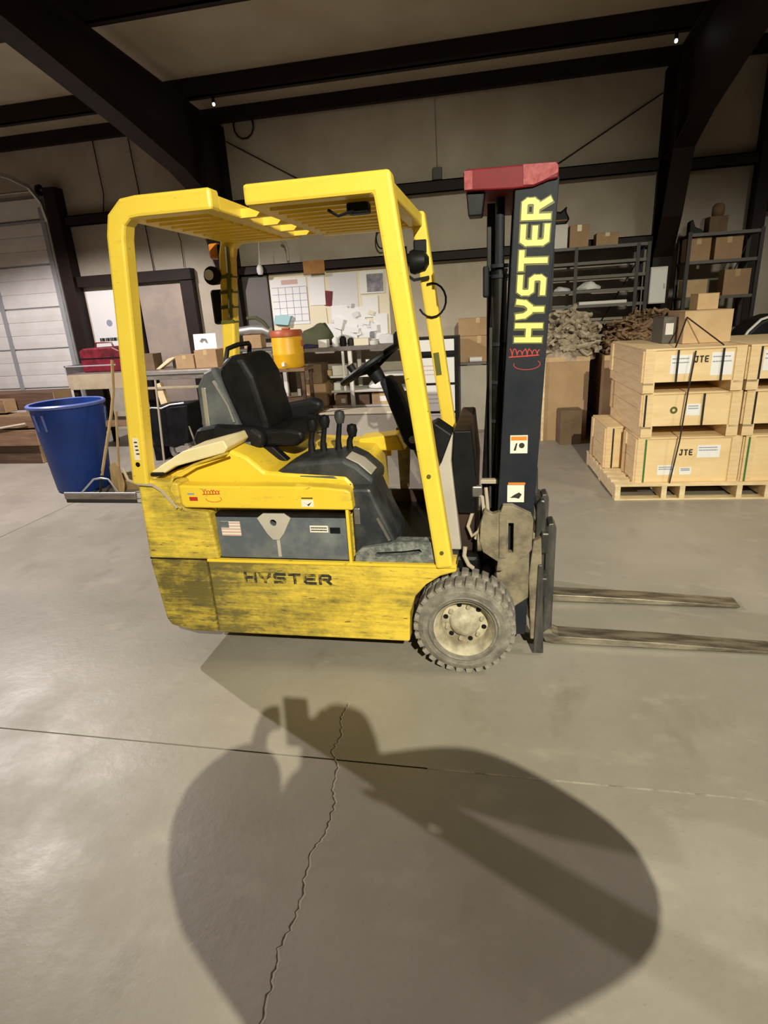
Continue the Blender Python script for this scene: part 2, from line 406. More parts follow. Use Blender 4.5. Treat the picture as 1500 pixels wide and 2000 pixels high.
struct(MB().box(XL, XR, YW, YW+0.2, -0.012, 4.6), 'wall_back', M['wall'], 'off-white insulated metal wall behind the work benches')
struct(MB().box(XL-0.2, XL, YF, YW+0.2, -0.012, 5.4), 'wall_left', M['wall'], 'off-white side wall beyond the garage door')
struct(MB().box(XR, XR+0.2, YF, YW+0.2, -0.012, 5.4), 'wall_right', M['wall'], 'off-white side wall beyond the shelving')
struct(MB().box(XL-0.2, XR+0.2, YF-0.2, YF, -0.012, 5.4), 'wall_front', M['wall'], 'off-white wall behind the photographer')
rz = lambda y: 4.27+0.05*(5.2-y)
rf = struct(MB().prism([(YW+.2, rz(YW+.2)), (YF, rz(YF)), (YF, rz(YF)+.15), (YW+.2, rz(YW+.2)+.15)], XL, XR, 'X'), 'ceiling', M['roof'], 'beige insulated roof sloping up from the eave')
# roof purlins with lit bottom lips
for y in (5.2, 3.45, 1.75, 0.05, -1.65, -3.35, -5.05):
    z1 = rz(y); z0 = z1-0.20
    mb = MB().box(XL, XR, y-0.012, y+0.012, z0, z1-0.004).box(XL, XR, y-0.012, y+0.085, z0, z0+0.012).box(XL, XR, y+0.075, y+0.085, z0, z0+0.03)
    mb.build('purlin', M['steel_brown'], rf)
MB().box(XL, XR, YW-0.10, YW-0.012, 4.06, 4.24).build('eave_strut', M['steel_brown'], rf)
# rigid frames: tapered column and haunched rafter
def frame(n, x0, label):
    x1 = x0+0.22; xm = (x0+x1)/2; yb = YW-0.005
    inner = [(6.08,0.0),(5.99,2.03),(5.74,2.45),(5.50,3.10),(4.95,3.30),(3.87,3.54),(2.4,3.82),(0.0,4.10),(-4.0,4.42),(-8.9,4.72)]
    outer = [(yb,0.0),(yb,rz(yb)-0.20)]+[(-8.9, rz(-8.9)-0.205)]
    web = MB().prism(inner+outer[::-1], xm-0.008, xm+0.008, 'X')
    root = struct(web, n, M['steel_brown'], label)
    MB().ribbon(inner, 0.018, x0, x1, 'X').build('inner_flange', M['steel_brown'], root)
    MB().box(x0, x1, yb-0.014, yb, 0, rz(yb)-0.20).build('wall_flange', M['steel_brown'], root)
    MB().ribbon([(yb, rz(yb)-0.212), (-8.9, rz(-8.9)-0.212)], 0.016, x0, x1, 'X').build('top_flange', M['steel_brown'], root)
    for y, z0, z1 in ((5.50, 3.10, 4.0),):
        MB().box(x0+.01, x1-.01, y-.006, y+.006, z0, z1).build('stiffener', M['steel_brown'], root)
    MB().obox((xm, 5.84, 3.10), (0.20, 0.66, 0.012), 0).build('stiffener', M['steel_brown'], root)
    return root
frame('trim_1', -3.72, 'dark brown steel column and rafter behind the operator seat')
frame('trim_2', 1.99, 'dark brown steel column and rafter carrying the white switch box')
# wall girts and posts
def girt(n, x0, x1, z0, z1, label):
    o = struct(MB().box(x0, x1, YW-0.16, YW-0.148, z0, z1).box(x0, x1, YW-0.16, YW-0.003, z1-0.012, z1).box(x0, x1, YW-0.16, YW-0.10, z0, z0+.012), n, M['steel_brown'], label)
    return o
girt('trim_3', -6.05, -3.73, 3.0, 3.14, 'upper dark wall girt left of the frame column')
girt('trim_4', -3.49, 1.98, 2.98, 3.12, 'upper dark wall girt between the two columns')
girt('trim_5', -3.49, 1.98, 2.17, 2.29, 'lower dark wall girt above the notice board')
girt('trim_6', 2.22, 3.05, 2.95, 3.08, 'upper dark wall girt between column and end post')
girt('trim_7', 3.22, 7.9, 2.45, 2.57, 'lower dark girt right of the end post')
struct(MB().box(3.06, 3.20, YW-0.18, YW-0.004, 0, 4.2), 'trim_8', M['steel_brown'], 'dark steel end post right of the shelving', bevel=.004)
struct(MB().box(-6.29, -6.10, YW-0.20, YW-0.004, 0, 3.52), 'trim_9', M['steel_brown'], 'dark steel jamb post beside the garage door', bevel=.004)

# garage door
gd = struct(MB().box(-9.2, -6.40, YW-0.03, YW-0.012, 0.02, 3.46), 'door_1', M['ggrey'], 'white sectional garage door with grey stiles')
zs = [0.08, 0.71, 1.32, 1.93, 2.54, 3.14, 3.44]
for a, b in zip(zs, zs[1:]):
    y = YW-0.03; h = b-a-0.014; a0 = a+0.007
    n = 3 if h > 0.4 else 1
    prof = [(y, a0)]
    for k in range(n):
        q = a0+h*k/n; q2 = a0+h*(k+1)/n
        prof += [(y-0.035, q+0.010), (y-0.040, (q+q2)/2), (y-0.035, q2-0.010)]
        if k < n-1: prof += [(y-0.022, q2-0.001), (y-0.022, q2+0.001)]
    prof.append((y, a0+h))
    MB().prism(prof, -9.18, -6.44, 'X').build('door_section', M['gdoor'], gd)
for x in (-8.45, -7.59):
    MB().box(x, x+.075, YW-0.082, YW-0.068, 0.08, 2.54).build('stile', M['ggrey'], gd)
MB().box(-6.52, -6.445, YW-0.082, YW-0.068, 0.08, 3.3).build('stile', M['ggrey'], gd)
MB().ribbon([(YW-.10,0.0),(YW-.10,3.1),(YW-.16,3.35),(YW-.35,3.52),(YW-0.7,3.58),(YW-2.6,3.62)], 0.05, -6.40, -6.365, 'X').build('door_track', M['gtrack'], gd)
MB().tube([(-9.2,YW-.16,3.50),(-6.3,YW-.16,3.50)], 0.02, 10).build('torsion_shaft', M['steel'], gd, smooth=True)
MB().lathe([(0.001,-.02),(.075,-.02),(.075,.02),(.001,.02)], (-6.36,YW-.16,3.50), 'X', 20).build('cable_drum', M['black_metal'], gd)
MB().box(-9.2,-6.42,YW-.10,YW-.04,3.10,3.135).build('strut_rail', M['ggrey'], gd)

# walk-in door left of the frame
d2 = struct(MB().box(-5.16, -4.44, YW-0.05, YW-0.008, 0.01, 2.14), 'door_2', M['door'], 'tan steel walk-in door in dark frame', bevel=.004)
MB().box(-6.09, -4.23, YW-0.14, YW-0.006, 2.18, 2.33).build('door_header', M['steel_brown'], d2, bevel=.003)
MB().box(-5.28, -5.17, YW-0.12, YW-0.006, 0, 2.17).build('door_jamb', M['steel_brown'], d2, bevel=.003)
MB().box(-4.43, -4.235, YW-0.12, YW-0.006, 0, 2.17).build('door_jamb', M['steel_brown'], d2, bevel=.003)
MB().tube([(-5.08,YW-.05,1.0),(-5.08,YW-.10,1.0),(-4.98,YW-.10,1.0)], .011, 8).build('door_handle', M['steel'], d2, smooth=True)

# brace rods and cables on the wall
def rod(n, pts, label, r=0.008, m='steel_brown', cat='rod', group=None):
    return tag(MB().tube(pts, r, 6).build(n, M[m], None, smooth=True), label, cat, group)
yb = YW-0.03
rod('brace_rod', [(0.2,yb,2.85),(1.98,yb,3.80)], 'thin diagonal brace rod running up to the right column')
rod('brace_rod', [(-3.48,yb,3.85),(-2.3,yb,3.2)], 'thin diagonal brace rod falling from the left column')
rod('wall_cable', [(-5.46,yb,4.2),(-5.45,yb,3.8),(-5.44,yb,3.39),(-5.5,yb,3.15)], 'dark cable hanging down the wall above the garage jamb', .007, cat='cable')
rod('wall_cable', [(-4.91,yb,4.2),(-4.90,yb,3.8),(-4.88,yb,3.34),(-4.86,yb,2.34)], 'dark cable hanging down the wall over the tan door', .007, cat='cable')
rod('wall_cable', [(-4.42,yb,3.0),(-4.36,yb,2.7),(-4.37,yb,2.35)], 'thin dark cable beside the right jamb of the tan door', .005, cat='cable')
rod('wall_cable', [(-0.67,yb,4.05),(-0.66,yb,3.3)], 'thin grey cable hanging to the small wall outlet', .006, 'gtrack', 'cable')
tag(MB().box(-0.72,-0.60,YW-.07,YW-.003,3.14,3.28).build('outlet_box', M['shelf_edge'], None, bevel=.008), 'small grey outlet box on the wall above the girt', 'outlet')
rod('cable_loop', [(-3.2+0.14*math.cos(t*.5), yb-.02, 4.0+0.15*math.sin(t*.5)) for t in range(0,14)], 'dark coil of cable hung high on the wall beside the left column', .012, cat='cable')
# the two small bare lamps under the eave
for x, lab in ((-3.18, 'small bare bulb glowing under the eave beside the left column'), (1.86, 'small bare bulb glowing under the eave beside the right column')):
    t = thing('eave_bulb', lab, 'bulb', (x, 5.24, 3.975))
    MB().lathe([(.001,.0),(.012,.006),(.016,.02),(.010,.035),(.001,.04)], (x,5.24,3.975), 'Z', 14).build('bulb', M['bulb'], t, smooth=True)
    MB().lathe([(.014,.034),(.018,.04),(.018,.092),(.001,.092)], (x,5.24,3.975), 'Z', 14).build('socket', M['black'], t, smooth=True)

# ------------------------------------------------------------------ lettering
GLY = {
 'H': [[(0,0),(0,1)],[(1,0),(1,1)],[(0,.5),(1,.5)]],
 'Y': [[(0,1),(.06,.72),(.32,.5),(.68,.5),(.94,.72),(1,1)],[(.5,.5),(.5,0)]],
 'S': [[(1,1),(.14,1),(0,.87),(0,.63),(.14,.5),(.86,.5),(1,.37),(1,.13),(.86,0),(0,0)]],
 'T': [[(0,1),(1,1)],[(.5,1),(.5,0)]],
 'E': [[(1,1),(.16,1),(0,.84),(0,.16),(.16,0),(1,0)],[(0,.5),(.9,.5)]],
 'R': [[(0,0),(0,1)],[(0,1),(.86,1),(1,.87),(1,.63),(.86,.5),(0,.5)],[(.55,.5),(1,0)]],
 'J': [[(.35,1),(1,1)],[(.8,1),(.8,.15),(.65,0),(.1,0),(0,.15)]],
 'K': [[(0,0),(0,1)],[(1,1),(.05,.5),(1,0)]],
}
def lettering(text, o, U, V, w, h, gap, t, depth=0.0012):
    """stroke letters; o lower-left corner, U reading direction, V letter up"""
    o, U, V = Vector(o), Vector(U), Vector(V); Nn = U.cross(V)
    mb = MB(); x = 0
    for ch in text:
        if ch == ' ': x += w*0.6; continue
        for si, st in enumerate(GLY[ch]):
            P = [Vector((x+t/2+a*(w-t), t/2+b*(h-t))) for a, b in st]
            P[0] = P[0]+(P[0]-P[1]).normalized()*t/2; P[-1] = P[-1]+(P[-1]-P[-2]).normalized()*t/2
            if st[0] in ((.55,.5),(.5,.5)): P[0] = Vector((x+t/2+st[0][0]*(w-t), t/2+st[0][1]*(h-t)))
            for j in range(len(P)-1):
                d = (P[j+1]-P[j]).normalized(); k = t*.30
                A = P[j]-(d*k if j else d*0); B = P[j+1]+(d*k if j < len(P)-2 else d*0)
                mb.ribbon([tuple(A), tuple(B)], t, 0, depth+(si*8+j)*.00005, 'Z')
        x += w+gap
    return mb.xf(lambda p: o+U*p.x+V*p.y+Nn*p.z)
X3, Y3, Z3 = Vector((1,0,0)), Vector((0,1,0)), Vector((0,0,1))
def dots(o, U, V, w, rows, h, t, depth=0.0012, seed=1):
    """illegible small print: dashes"""
    rnd = random.Random(seed); o, U, V = Vector(o), Vector(U), Vector(V); Nn = U.cross(V); mb = MB()
    for r in range(rows):
        y = h*(r+.5)/rows; x = 0
        while x < w*0.92:
            l = min(rnd.uniform(.05,.16)*w, w-x); mb.box(x, x+l*.85, y-t/2, y+t/2, 0, depth); x += l
    return mb.xf(lambda p: o+U*p.x+V*p.y+Nn*p.z)

# ------------------------------------------------------------------ forklift
FK = thing('forklift', 'worn yellow electric forklift with dark mast and lowered forks', 'forklift', (-0.6, 0.53, 0))
Y0, Y1 = 0.02, 1.05
# lower skirts
sk = [(-1.20,.137),(-.250,.142),(-.242,.29),(-.215,.375),(-.165,.435),(-.10,.48),(-.03,.502),(-.03,.532),(-1.20,.522)]
s1 = MB().prism(sk, Y0, 0.15).build('side_skirt', M['yellow_body'], FK, bevel=.008)
MB().prism(sk, 0.92, Y1).build('side_skirt', M['yellow_body'], FK, bevel=.008)
MB().box(-1.20, -.03, Y0-.006, Y0+.02, .520, .534).build('sill_lip', M['yellow_hood'], s1, bevel=.003)
# grimy lower counterweight
cwl = MB().prism([(-1.502,.512),(-1.475,.20),(-1.455,.165),(-1.34,.137),(-1.208,.137),(-1.208,.522),(-1.50,.522)], Y0, Y1).build('counterweight', M['yellow_low'], FK, bevel=.012)
# upper rear body
MB().prism([(-1.50,.53),(-1.485,.915),(-1.45,.925),(-1.285,.905),(-1.285,.80),(-1.262,.782),(-1.155,.765),(-1.140,.53)], Y0, Y1).build('rear_body', M['yellow_rear'], FK, bevel=.01)
MB().box(-1.505,-.03,Y0+.01,Y1-.01,.5215,.5305).build('deck_seam', M['black_metal'], FK)
# hood side bands near and far, with the hood block between
band = [(-1.278,.898),(-1.20,.895),(-.80,.893),(-.60,.888),(-.50,.878),(-.476,.868),(-.470,.785),(-1.262,.79),(-1.278,.805)]
hb = MB().prism(band, Y0-.008, 0.09).build('hood_side', M['yellow_hood'], FK, bevel=.008)
MB().prism(band, 0.98, Y1).build('hood_side', M['yellow_hood'], FK, bevel=.008)
MB().prism([(-1.44,.53),(-1.44,.905),(-1.06,1.035),(-.98,1.00),(-.90,.93),(-.52,.905),(-.49,.87),(-.49,.53)], 0.12, 0.96).build('hood', M['yellow_hood'], FK, bevel=.015)
MB().prism([(-1.455,.895),(-1.455,.935),(-1.25,1.045),(-1.045,1.092),(-1.03,1.058),(-1.05,1.035),(-1.30,.975)], 0.05, 0.95).build('hood_lid', M['cream'], FK, bevel=.006)
MB().tube([(-1.03,.055,1.035),(-1.20,.05,.985),(-1.30,.03,.94),(-1.33,.012,.88),(-1.30,.012,.80),(-1.28,.012,.785)], .006, 6).build('hood_edge_strip', M['yellow_rear'], FK, smooth=True)
MB().tube([(-1.56,.04,.97),(-1.53,.02,.92),(-1.47,.006,.905),(-1.40,.006,.90),(-1.36,.008,.87),(-1.30,.008,.79)], .007, 6).build('charger_cord', M['hose'], FK, smooth=True)
MB().box(-1.42,-1.36,.03,.07,.935,.95).build('hood_latch', M['black'], FK, bevel=.004)
# battery in its bay
MB().box(-1.15,-.495,.10,.12,.53,.785).build('bay_back', M['yellow_rear'], FK)
bt = MB().box(-1.138,-.505,.045,.095,.535,.735).build('battery', M['battery'], FK, bevel=.004)
MB().box(-1.138,-.505,.047,.12,.737,.752).build('battery_lid', M['black_metal'], bt)
MB().prism([(-.93,.735),(-.90,.757),(-.80,.757),(-.77,.735),(-.81,.66),(-.835,.63),(-.865,.63),(-.89,.66)], .036,.046).build('lifting_eye', M['plinth'], bt, bevel=.003)
le_ = [o for o in bt.children if o.name.startswith('lifting_eye')][0]
hole = lambda: MB().lathe([(.016,-.02),(.016,.09)], (-.855,.03,.713), 'Y', 20)
cut(le_, hole()); cut(bt, hole())
MB().box(-.85,-.835,.0425,.0455,.545,.635).build('paint_drip', M['plinth'], bt)
fl_ = MB().box(-1.115,-1.02,.0425,.0445,.645,.715).build('flag_sticker', M['decal_white'], bt)
for k in range(5): MB().box(-1.115,-1.02,.0412,.0424,.645+.0148*k,.6525+.0148*k).build('stripe', M['decal_pink'], fl_)
MB().box(-1.115,-1.075,.0408,.0411,.685,.715).build('canton', M['battery'], fl_)
lb = MB().box(-.685,-.60,.0425,.0445,.668,.700).build('rating_label', M['decal_white'], bt)
dots((-.68,.0425,.672), X3, Z3, .075, 2, .024, .005, seed=3).build('print', M['decal_black'], lb)
MB().box(-.592,-.545,.0425,.0445,.664,.692).build('dark_label', M['black'], bt)
MB().box(-.508,-.494,.02,.06,.53,.785).build('bay_post', M['yellow_hood'], FK, bevel=.003)
# operator compartment
MB().box(-.49,-.03,.15,.92,.27,.30).build('floor_plate', M['brown'], FK)
MB().prism([(-.49,.30),(-.49,.60),(-.06,.60),(-.06,.30)], .905,.935).build('far_kick_plate', M['brown'], FK)
MB().prism([(-.488,.535),(-.488,.868),(-.40,.868),(-.375,.80),(-.30,.63),(-.297,.58),(-.33,.54)], .06,.34).build('kick_panel', M['grey_plastic'], FK, bevel=.014)
MB().ribbon([(-.375,.735),(-.325,.63)], .012, .053,.062).build('kick_trim', M['steel'], FK)
MB().box(-.478,-.452,.052,.062,.705,.78).build('door_catch', M['steel'], FK, bevel=.003)
st = MB().prism([(-.485,.534),(-.478,.575),(-.45,.598),(-.33,.618),(-.29,.632),(-.10,.632),(-.085,.534)], .035,.10).build('entry_step', M['tread_step'], FK, bevel=.012)
cut(st, MB().prism([(-.395,.562),(-.38,.580),(-.26,.588),(-.19,.600),(-.18,.586),(-.20,.574),(-.30,.566),(-.38,.558)], .02,.12))
# front cowl
MB().prism([(-.085,.53),(-.125,.985),(-.07,1.075),(-.05,1.07),(-.06,.95),(-.02,.53)], .20,.255).build('cowl_edge', M['plinth'], FK, bevel=.008)
MB().prism([(-.055,.50),(-.075,1.00),(-.05,1.075),(.02,1.075),(.045,.84),(.035,.50)], .255,.90).build('front_cowl', M['brown'], FK, bevel=.01)
MB().prism([(-.10,.95),(-.155,1.11),(-.12,1.13),(-.05,1.08)], .15,.30).build('cowl_bracket', M['black'], FK, bevel=.006)
MB().prism([(-.06,.85),(-.05,1.08),(.028,1.08),(.05,.84),(.04,.70),(-.03,.70)], .225,.262).build('black_panel', M['black'], FK, bevel=.006)
# steering
stc = MB().prism([(-.415,1.285),(-.365,1.30),(-.33,1.27),(-.215,1.005),(-.225,.95),(-.275,.94),(-.31,.985)], .44,.57).build('steering_column', M['mast'], FK, bevel=.02, seg=3)
MB().tube([(-.24,.50,.98),(-.08,.50,.62)], .045, 10).build('column_base', M['black'], FK, smooth=True)
MB().lathe([(.001,-.006),(.018,-.006),(.018,.004),(.001,.004)], (-.262,.436,1.0), 'Y', 14).build('column_bolt', M['steel'], stc)
nrm = Vector((-.52,0,.855)).normalized(); ax = Vector((.855,0,.52)).normalized()
wc = Vector((-.462,.50,1.352))
sw = MB().tube([wc+ax*(.155*math.cos(a))+Y3*(.155*math.sin(a)) for a in [2*math.pi*k/28 for k in range(29)]], .0145, 8, cap=False).build('steering_wheel', M['black'], FK, smooth=True)
for a in (0.3, 2.4, 4.5):
    MB().tube([wc-nrm*.03, wc+ax*(.15*math.cos(a))+Y3*(.15*math.sin(a))], .011, 6).build('spoke', M['black'], sw, smooth=True)
MB().tube([wc-nrm*.09, wc-nrm*.005], [.032,.04], 12).build('wheel_hub', M['black'], sw, smooth=True)
MB().tube([wc+ax*(-.11)+Y3*.1+nrm*.0, wc+ax*(-.11)+Y3*.1+nrm*.06], [.016,.02], 10).build('spinner_knob', M['black'], sw, smooth=True)
# seat
seat = MB().prism([(-1.20,1.00),(-1.20,1.06),(-1.10,1.075),(-.86,1.085),(-.78,1.07),(-.77,1.03),(-.82,.99)], .34,.76).build('seat_cushion', M['black'], FK, bevel=.03, seg=3)
sb = MB().prism([(-1.09,1.05),(-1.19,1.30),(-1.175,1.39),(-1.12,1.435),(-1.05,1.43),(-1.00,1.33),(-.955,1.12),(-.95,1.05)], .37,.73).build('seat_back', M['black'], FK, bevel=.045, seg=4)
MB().prism([(-1.30,1.05),(-1.295,1.29),(-1.25,1.36),(-1.19,1.385),(-1.17,1.33),(-1.10,1.10),(-1.11,1.05)], .345,.42).build('seat_shell', M['grey_shell'], FK, bevel=.02, seg=3)
MB().prism([(-1.30,1.05),(-1.295,1.29),(-1.25,1.36),(-1.19,1.385),(-1.17,1.33),(-1.10,1.10),(-1.11,1.05)], .68,.755).build('seat_shell', M['grey_shell'], FK, bevel=.02, seg=3)
MB().ribbon([(-1.255,1.29),(-1.262,1.08)], .022, .336,.346).build('shell_rib', M['gtrack'], FK, bevel=.003)
MB().ribbon([(-1.20,1.32),(-1.14,1.20),(-1.12,1.12)], .010, .337,.347).build('seat_belt', M['gtrack'], FK)
MB().tube([(-1.16,.42,1.40),(-1.15,.44,1.46),(-1.12,.5,1.475),(-1.11,.6,1.475),(-1.13,.66,1.46),(-1.15,.68,1.40)], .012, 8).build('headrest_hoop', M['black'], FK, smooth=True)
for y in (.28,.75):
    MB().prism([(-1.33,1.045),(-1.30,1.10),(-1.20,1.115),(-1.0,1.105),(-.955,1.07),(-.955,1.01),(-1.02,.985),(-1.25,.985),(-1.31,1.0)] if y < .5 else [(-1.15,1.05),(-1.15,1.12),(-.85,1.165),(-.80,1.15),(-.80,1.10),(-.9,1.05)], y,y+.075).build('hip_restraint', M['black'], FK, bevel=.025, seg=3)
MB().ribbon([(-1.27,1.028),(-1.02,1.028)], .016, .272,.281).build('restraint_trim', M['grey_shell'], FK, bevel=.004)
MB().box(-1.18,-.98,.36,.74,.93,1.0).build('seat_base', M['black'], FK, bevel=.01)
MB().prism([(-1.12,.93),(-1.10,.99),(-1.03,.99),(-1.04,.93)], .30,.36).build('seat_buckle', M['grey_shell'], FK, bevel=.006)
MB().prism([(-1.17,.95),(-1.17,1.0),(-.93,1.0),(-.86,.93),(-.95,.91)], .32,.37).build('seat_rail', M['black'], FK, bevel=.006)
# hydraulic lever console
MB().prism([(-.865,.865),(-.868,.915),(-.78,.962),(-.72,.972),(-.53,.985),(-.47,.955),(-.395,.888),(-.40,.835),(-.49,.80),(-.56,.822),(-.66,.862),(-.72,.868),(-.78,.86)], .13,.40).build('lever_console', M['grey_plastic'], FK, bevel=.02, seg=3)
MB().prism([(-.525,.984),(-.465,.956),(-.41,.905),(-.42,.899),(-.47,.94),(-.53,.972)], .16,.28).build('console_cap', M['plinth'], FK, bevel=.003)
MB().ribbon([(-.80,.872),(-.73,.905),(-.58,.90),(-.50,.865)], .012, .121,.131).build('console_trim', M['grey_shell'], FK, bevel=.003)
for k, (x, hgt) in enumerate(((-.735,1.10),(-.675,1.115),(-.60,1.135),(-.545,1.07))):
    lv = MB().tube([(x-.005,.34,.96),(x-.004,.34,1.02),(x+.01,.34,hgt-.02)], [.020,.014,.012], 8).build('lever', M['black'], FK, smooth=True)
    MB().lathe([(.001,-.035),(.018,-.03),(.026,0),(.022,.025),(.001,.032)], (x+.012,.34,hgt), 'Z', 12).build('lever_knob', M['black'] if k != 2 else M['grey_plastic'], lv, smooth=True)
# far-side hood pieces seen past the console
MB().prism([(-.62,.86),(-.62,.93),(-.40,.95),(-.36,.86)], .80,.95).build('far_hood_step', M['yellow_hood'], FK, bevel=.01)
MB().prism([(-.42,.60),(-.43,.96),(-.30,.985),(-.26,.97),(-.35,.90),(-.37,.60)], .93,.965).build('far_bracket', M['tan'], FK, bevel=.004)
# overhead guard
def leg(path, t, y0, y1, nm):
    return MB().ribbon(path, t, y0, y1).build(nm, M['yellow'], FK, bevel=.012)
rear = [(-1.462,.90),(-1.352,1.925),(-1.335,1.985),(-1.29,2.022),(-1.24,2.027),(-.925,2.027)]
front = [(-.078,.525),(-.178,1.30),(-.262,1.90),(-.275,2.028),(-.795,2.028)]
front = [(-.080,.525),(-.272,2.026),(-.795,2.026)]
leg(rear, .078, 0.0, .08, 'guard_rear_leg'); leg(rear, .078, .99, 1.07, 'guard_rear_leg')
lf = leg(front, .074, 0.0, .08, 'guard_front_leg'); leg(front, .074, .99, 1.07, 'guard_front_leg')
for x, z in ((-.09,.60),(-.135,.94)):
    MB().lathe([(.001,-.003),(.009,-.003),(.009,.003),(.001,.003)], (x,-.002,z), 'Y', 10).build('leg_bolt', M['decal_olive'], lf)
for x in (-1.31, -.965, -.775, -.285):
    MB().box(x-.035, x+.035, .075, .995, 1.992, 2.05).build('guard_crossbeam', M['yellow'], FK, bevel=.008)
nb = 9
for k in range(nb):
    y = .14+.79*k/(nb-1)
    MB().box(-1.28,-.998,y-.013,y+.013,1.985,2.025).build('guard_bar', M['yellow'], FK)
    MB().box(-.742,-.318,y-.013,y+.013,1.985,2.025).build('guard_bar', M['yellow'], FK)
for y in (.30,.55,.78,.985):
    MB().box(-.935,-.805,y-.018,y+.018,1.995,2.03).build('guard_link', M['yellow'], FK)
dl = MB().box(-.43,-.345,.10,.16,1.945,1.985).build('dome_lamp', M['black'], FK, bevel=.008)
MB().tube([(-.40,.10,1.955),(-.46,.09,1.94),(-.50,.10,1.965)], .006, 6).build('lamp_wire', M['black'], dl, smooth=True)
# stickers on legs
sl = MB().ribbon([(-1.438,1.12),(-1.447,1.02)], .026, -.0022,-.0005).build('leg_sticker', M['paper_cream'], FK)
MB().lathe([(.001,-.0035),(.011,-.0035),(.011,-.002),(.001,-.002)], (-1.449,0,1.00), 'Y', 12).build('leg_plug', M['black'], FK)
dots((-1.446,-.0022,1.04), X3, Z3, .016, 4, .07, .006, seed=5).build('print', M['decal_black'], sl)
# wire and lamps on the far legs
rl = MB().box(-1.49,-1.365,1.02,1.09,1.57,1.76).build('rear_lamp', M['black'], FK, bevel=.015)
MB().box(-1.46,-1.40,1.02,1.08,1.92,2.0).build('amber_lamp', M['amber'], FK, bevel=.012)
MB().lathe([(.001,-.03),(.05,-.03),(.045,.04),(.02,.06),(.001,.06)], (-1.435,1.0,1.83), 'Y', 16).build('work_lamp', M['black'], FK, smooth=True)
MB().lathe([(.001,-.034),(.028,-.034),(.028,-.029),(.001,-.029)], (-1.452,1.0,1.835), 'Y', 14).build('lamp_lens', M['lens'], FK)
MB().box(-1.40,-1.355,1.0,1.05,1.66,1.99).build('lamp_bracket', M['black'], FK, bevel=.006)
MB().tube([(-1.33,.985,1.97),(-1.335,.98,1.86),(-1.35,.985,1.74),(-1.36,.98,1.60)], .012, 6).build('leg_wire', M['decal_olive'], FK, smooth=True)
for z in (1.58,1.66,1.74,1.82):
    MB().ribbon([(-1.462+(z-.9)*.107-.036,z),(-1.462+(z-.9)*.107+.040,z+.004)], .018, .984,1.074).build('cable_clip', M['decal_olive'] , FK)
hl = MB().lathe([(.001,-.05),(.055,-.05),(.062,-.03),(.05,.03),(.02,.05),(.001,.05)], (-.27,1.0,1.825), 'X', 16).xf(lambda p: p).build('head_lamp', M['black'], FK, smooth=True)
MB().ribbon([(-.34,1.90),(-.335,1.76),(-.30,1.735),(-.22,1.745)], .014, .96,.985).build('lamp_guard', M['black'], FK)
MB().box(-.30,-.23,.985,1.05,1.86,1.93).build('lamp_mount', M['black'], FK, bevel=.008)
MB().tube([(-.21+.075*math.cos(a), .98, 1.63+.085*math.sin(a)) for a in [1.9-k*.35 for k in range(14)]], .006, 6).build('wire_loop', M['black'], FK, smooth=True)
MB().ribbon([(-.196,1.36),(-.182,1.24)], .03, .9865,.989).build('leg_sticker', M['decal_olive'], FK)
# mast: leans slightly forward
lean = lambda p: Vector((p.x+(p.z-.72)*.042, p.y, p.z))
for y0, y1, sgn in ((.20,.235,1),(.835,.87,-1)):
    mb = MB().box(.142,.300,y0,y1,.10,2.02)
    ya, ybb = (y1, y1+.06) if sgn > 0 else (y0-.06, y0)
    mb.box(.142,.162,ya,ybb,.10,2.02).box(.280,.300,ya,ybb,.10,2.02)
    ch = mb.xf(lean).build('mast_channel', M['mast'], FK, bevel=.004)
    if sgn > 0: near_ch = ch
for y in (.30,.74):
    MB().box(.165,.275,y,y+.03,.10,1.99).xf(lean).build('inner_mast', M['black_metal'], FK, bevel=.004)
for y in (.36,.71):
    cy = MB().tube([(.142,y,.30),(.142,y,1.72)], .031, 16).build('lift_cylinder', M['black_metal'], FK, smooth=True)
    MB().tube([(.142,y,1.72),(.142,y,2.0)], .019, 12).build('cylinder_rod', M['mast'], cy, smooth=True)
    for z in (1.10,1.27,1.43,1.70,1.74):
        MB().lathe([(.030,-.007),(.037,-.007),(.037,.007),(.030,.007)], (.142,y,z), 'Z', 16, close=True).build('cylinder_collar', M['mast'], cy, smooth=True)
MB().tube([(.075,.36,.62),(.078,.36,1.2),(.082,.37,1.62),(.10,.37,1.9)], .011, 8).xf(lean).build('hydraulic_hose', M['black'], FK, smooth=True)
MB().tube([(.108,.31,.70),(.108,.31,1.1),(.108,.31,1.50)], .006, 8).build('hydraulic_pipe', M['fork_dark'], FK, smooth=True)
MB().box(.088,.150,.43,.48,.60,1.985).build('hose_channel', M['black_metal'], FK, bevel=.004)
MB().box(.075,.10,.31,.39,1.62,1.74).build('hose_guide', M['black'], FK, bevel=.006)
for z in (.35,1.0,1.85):
    MB().box(.15,.20,.235,.835,z,z+.10).xf(lean).build('mast_crossmember', M['black_metal'], FK, bevel=.004)
cap = MB().prism([(.010,1.998),(.006,2.062),(.022,2.070),(.340,2.066),(.350,2.055),(.350,2.012),(.315,2.008),(.262,1.992),(.19,1.990)], .185,.885).build('mast_cap', M['red'], FK, bevel=.006)
MB().prism([(.225,2.0),(.223,2.066),(.338,2.063),(.347,2.05),(.347,2.03),(.30,2.010),(.262,1.998)], .182,.186).build('scuffed_patch', M['red_pale'], cap)
MB().box(.010,.040,.183,.187,2.002,2.064).build('scuffed_patch', M['red_pale'], cap)
MB().prism([(.015,1.995),(.022,1.915),(.075,1.915),(.085,1.995)], .21,.30).build('chain_anchor', M['black'], FK, bevel=.005)
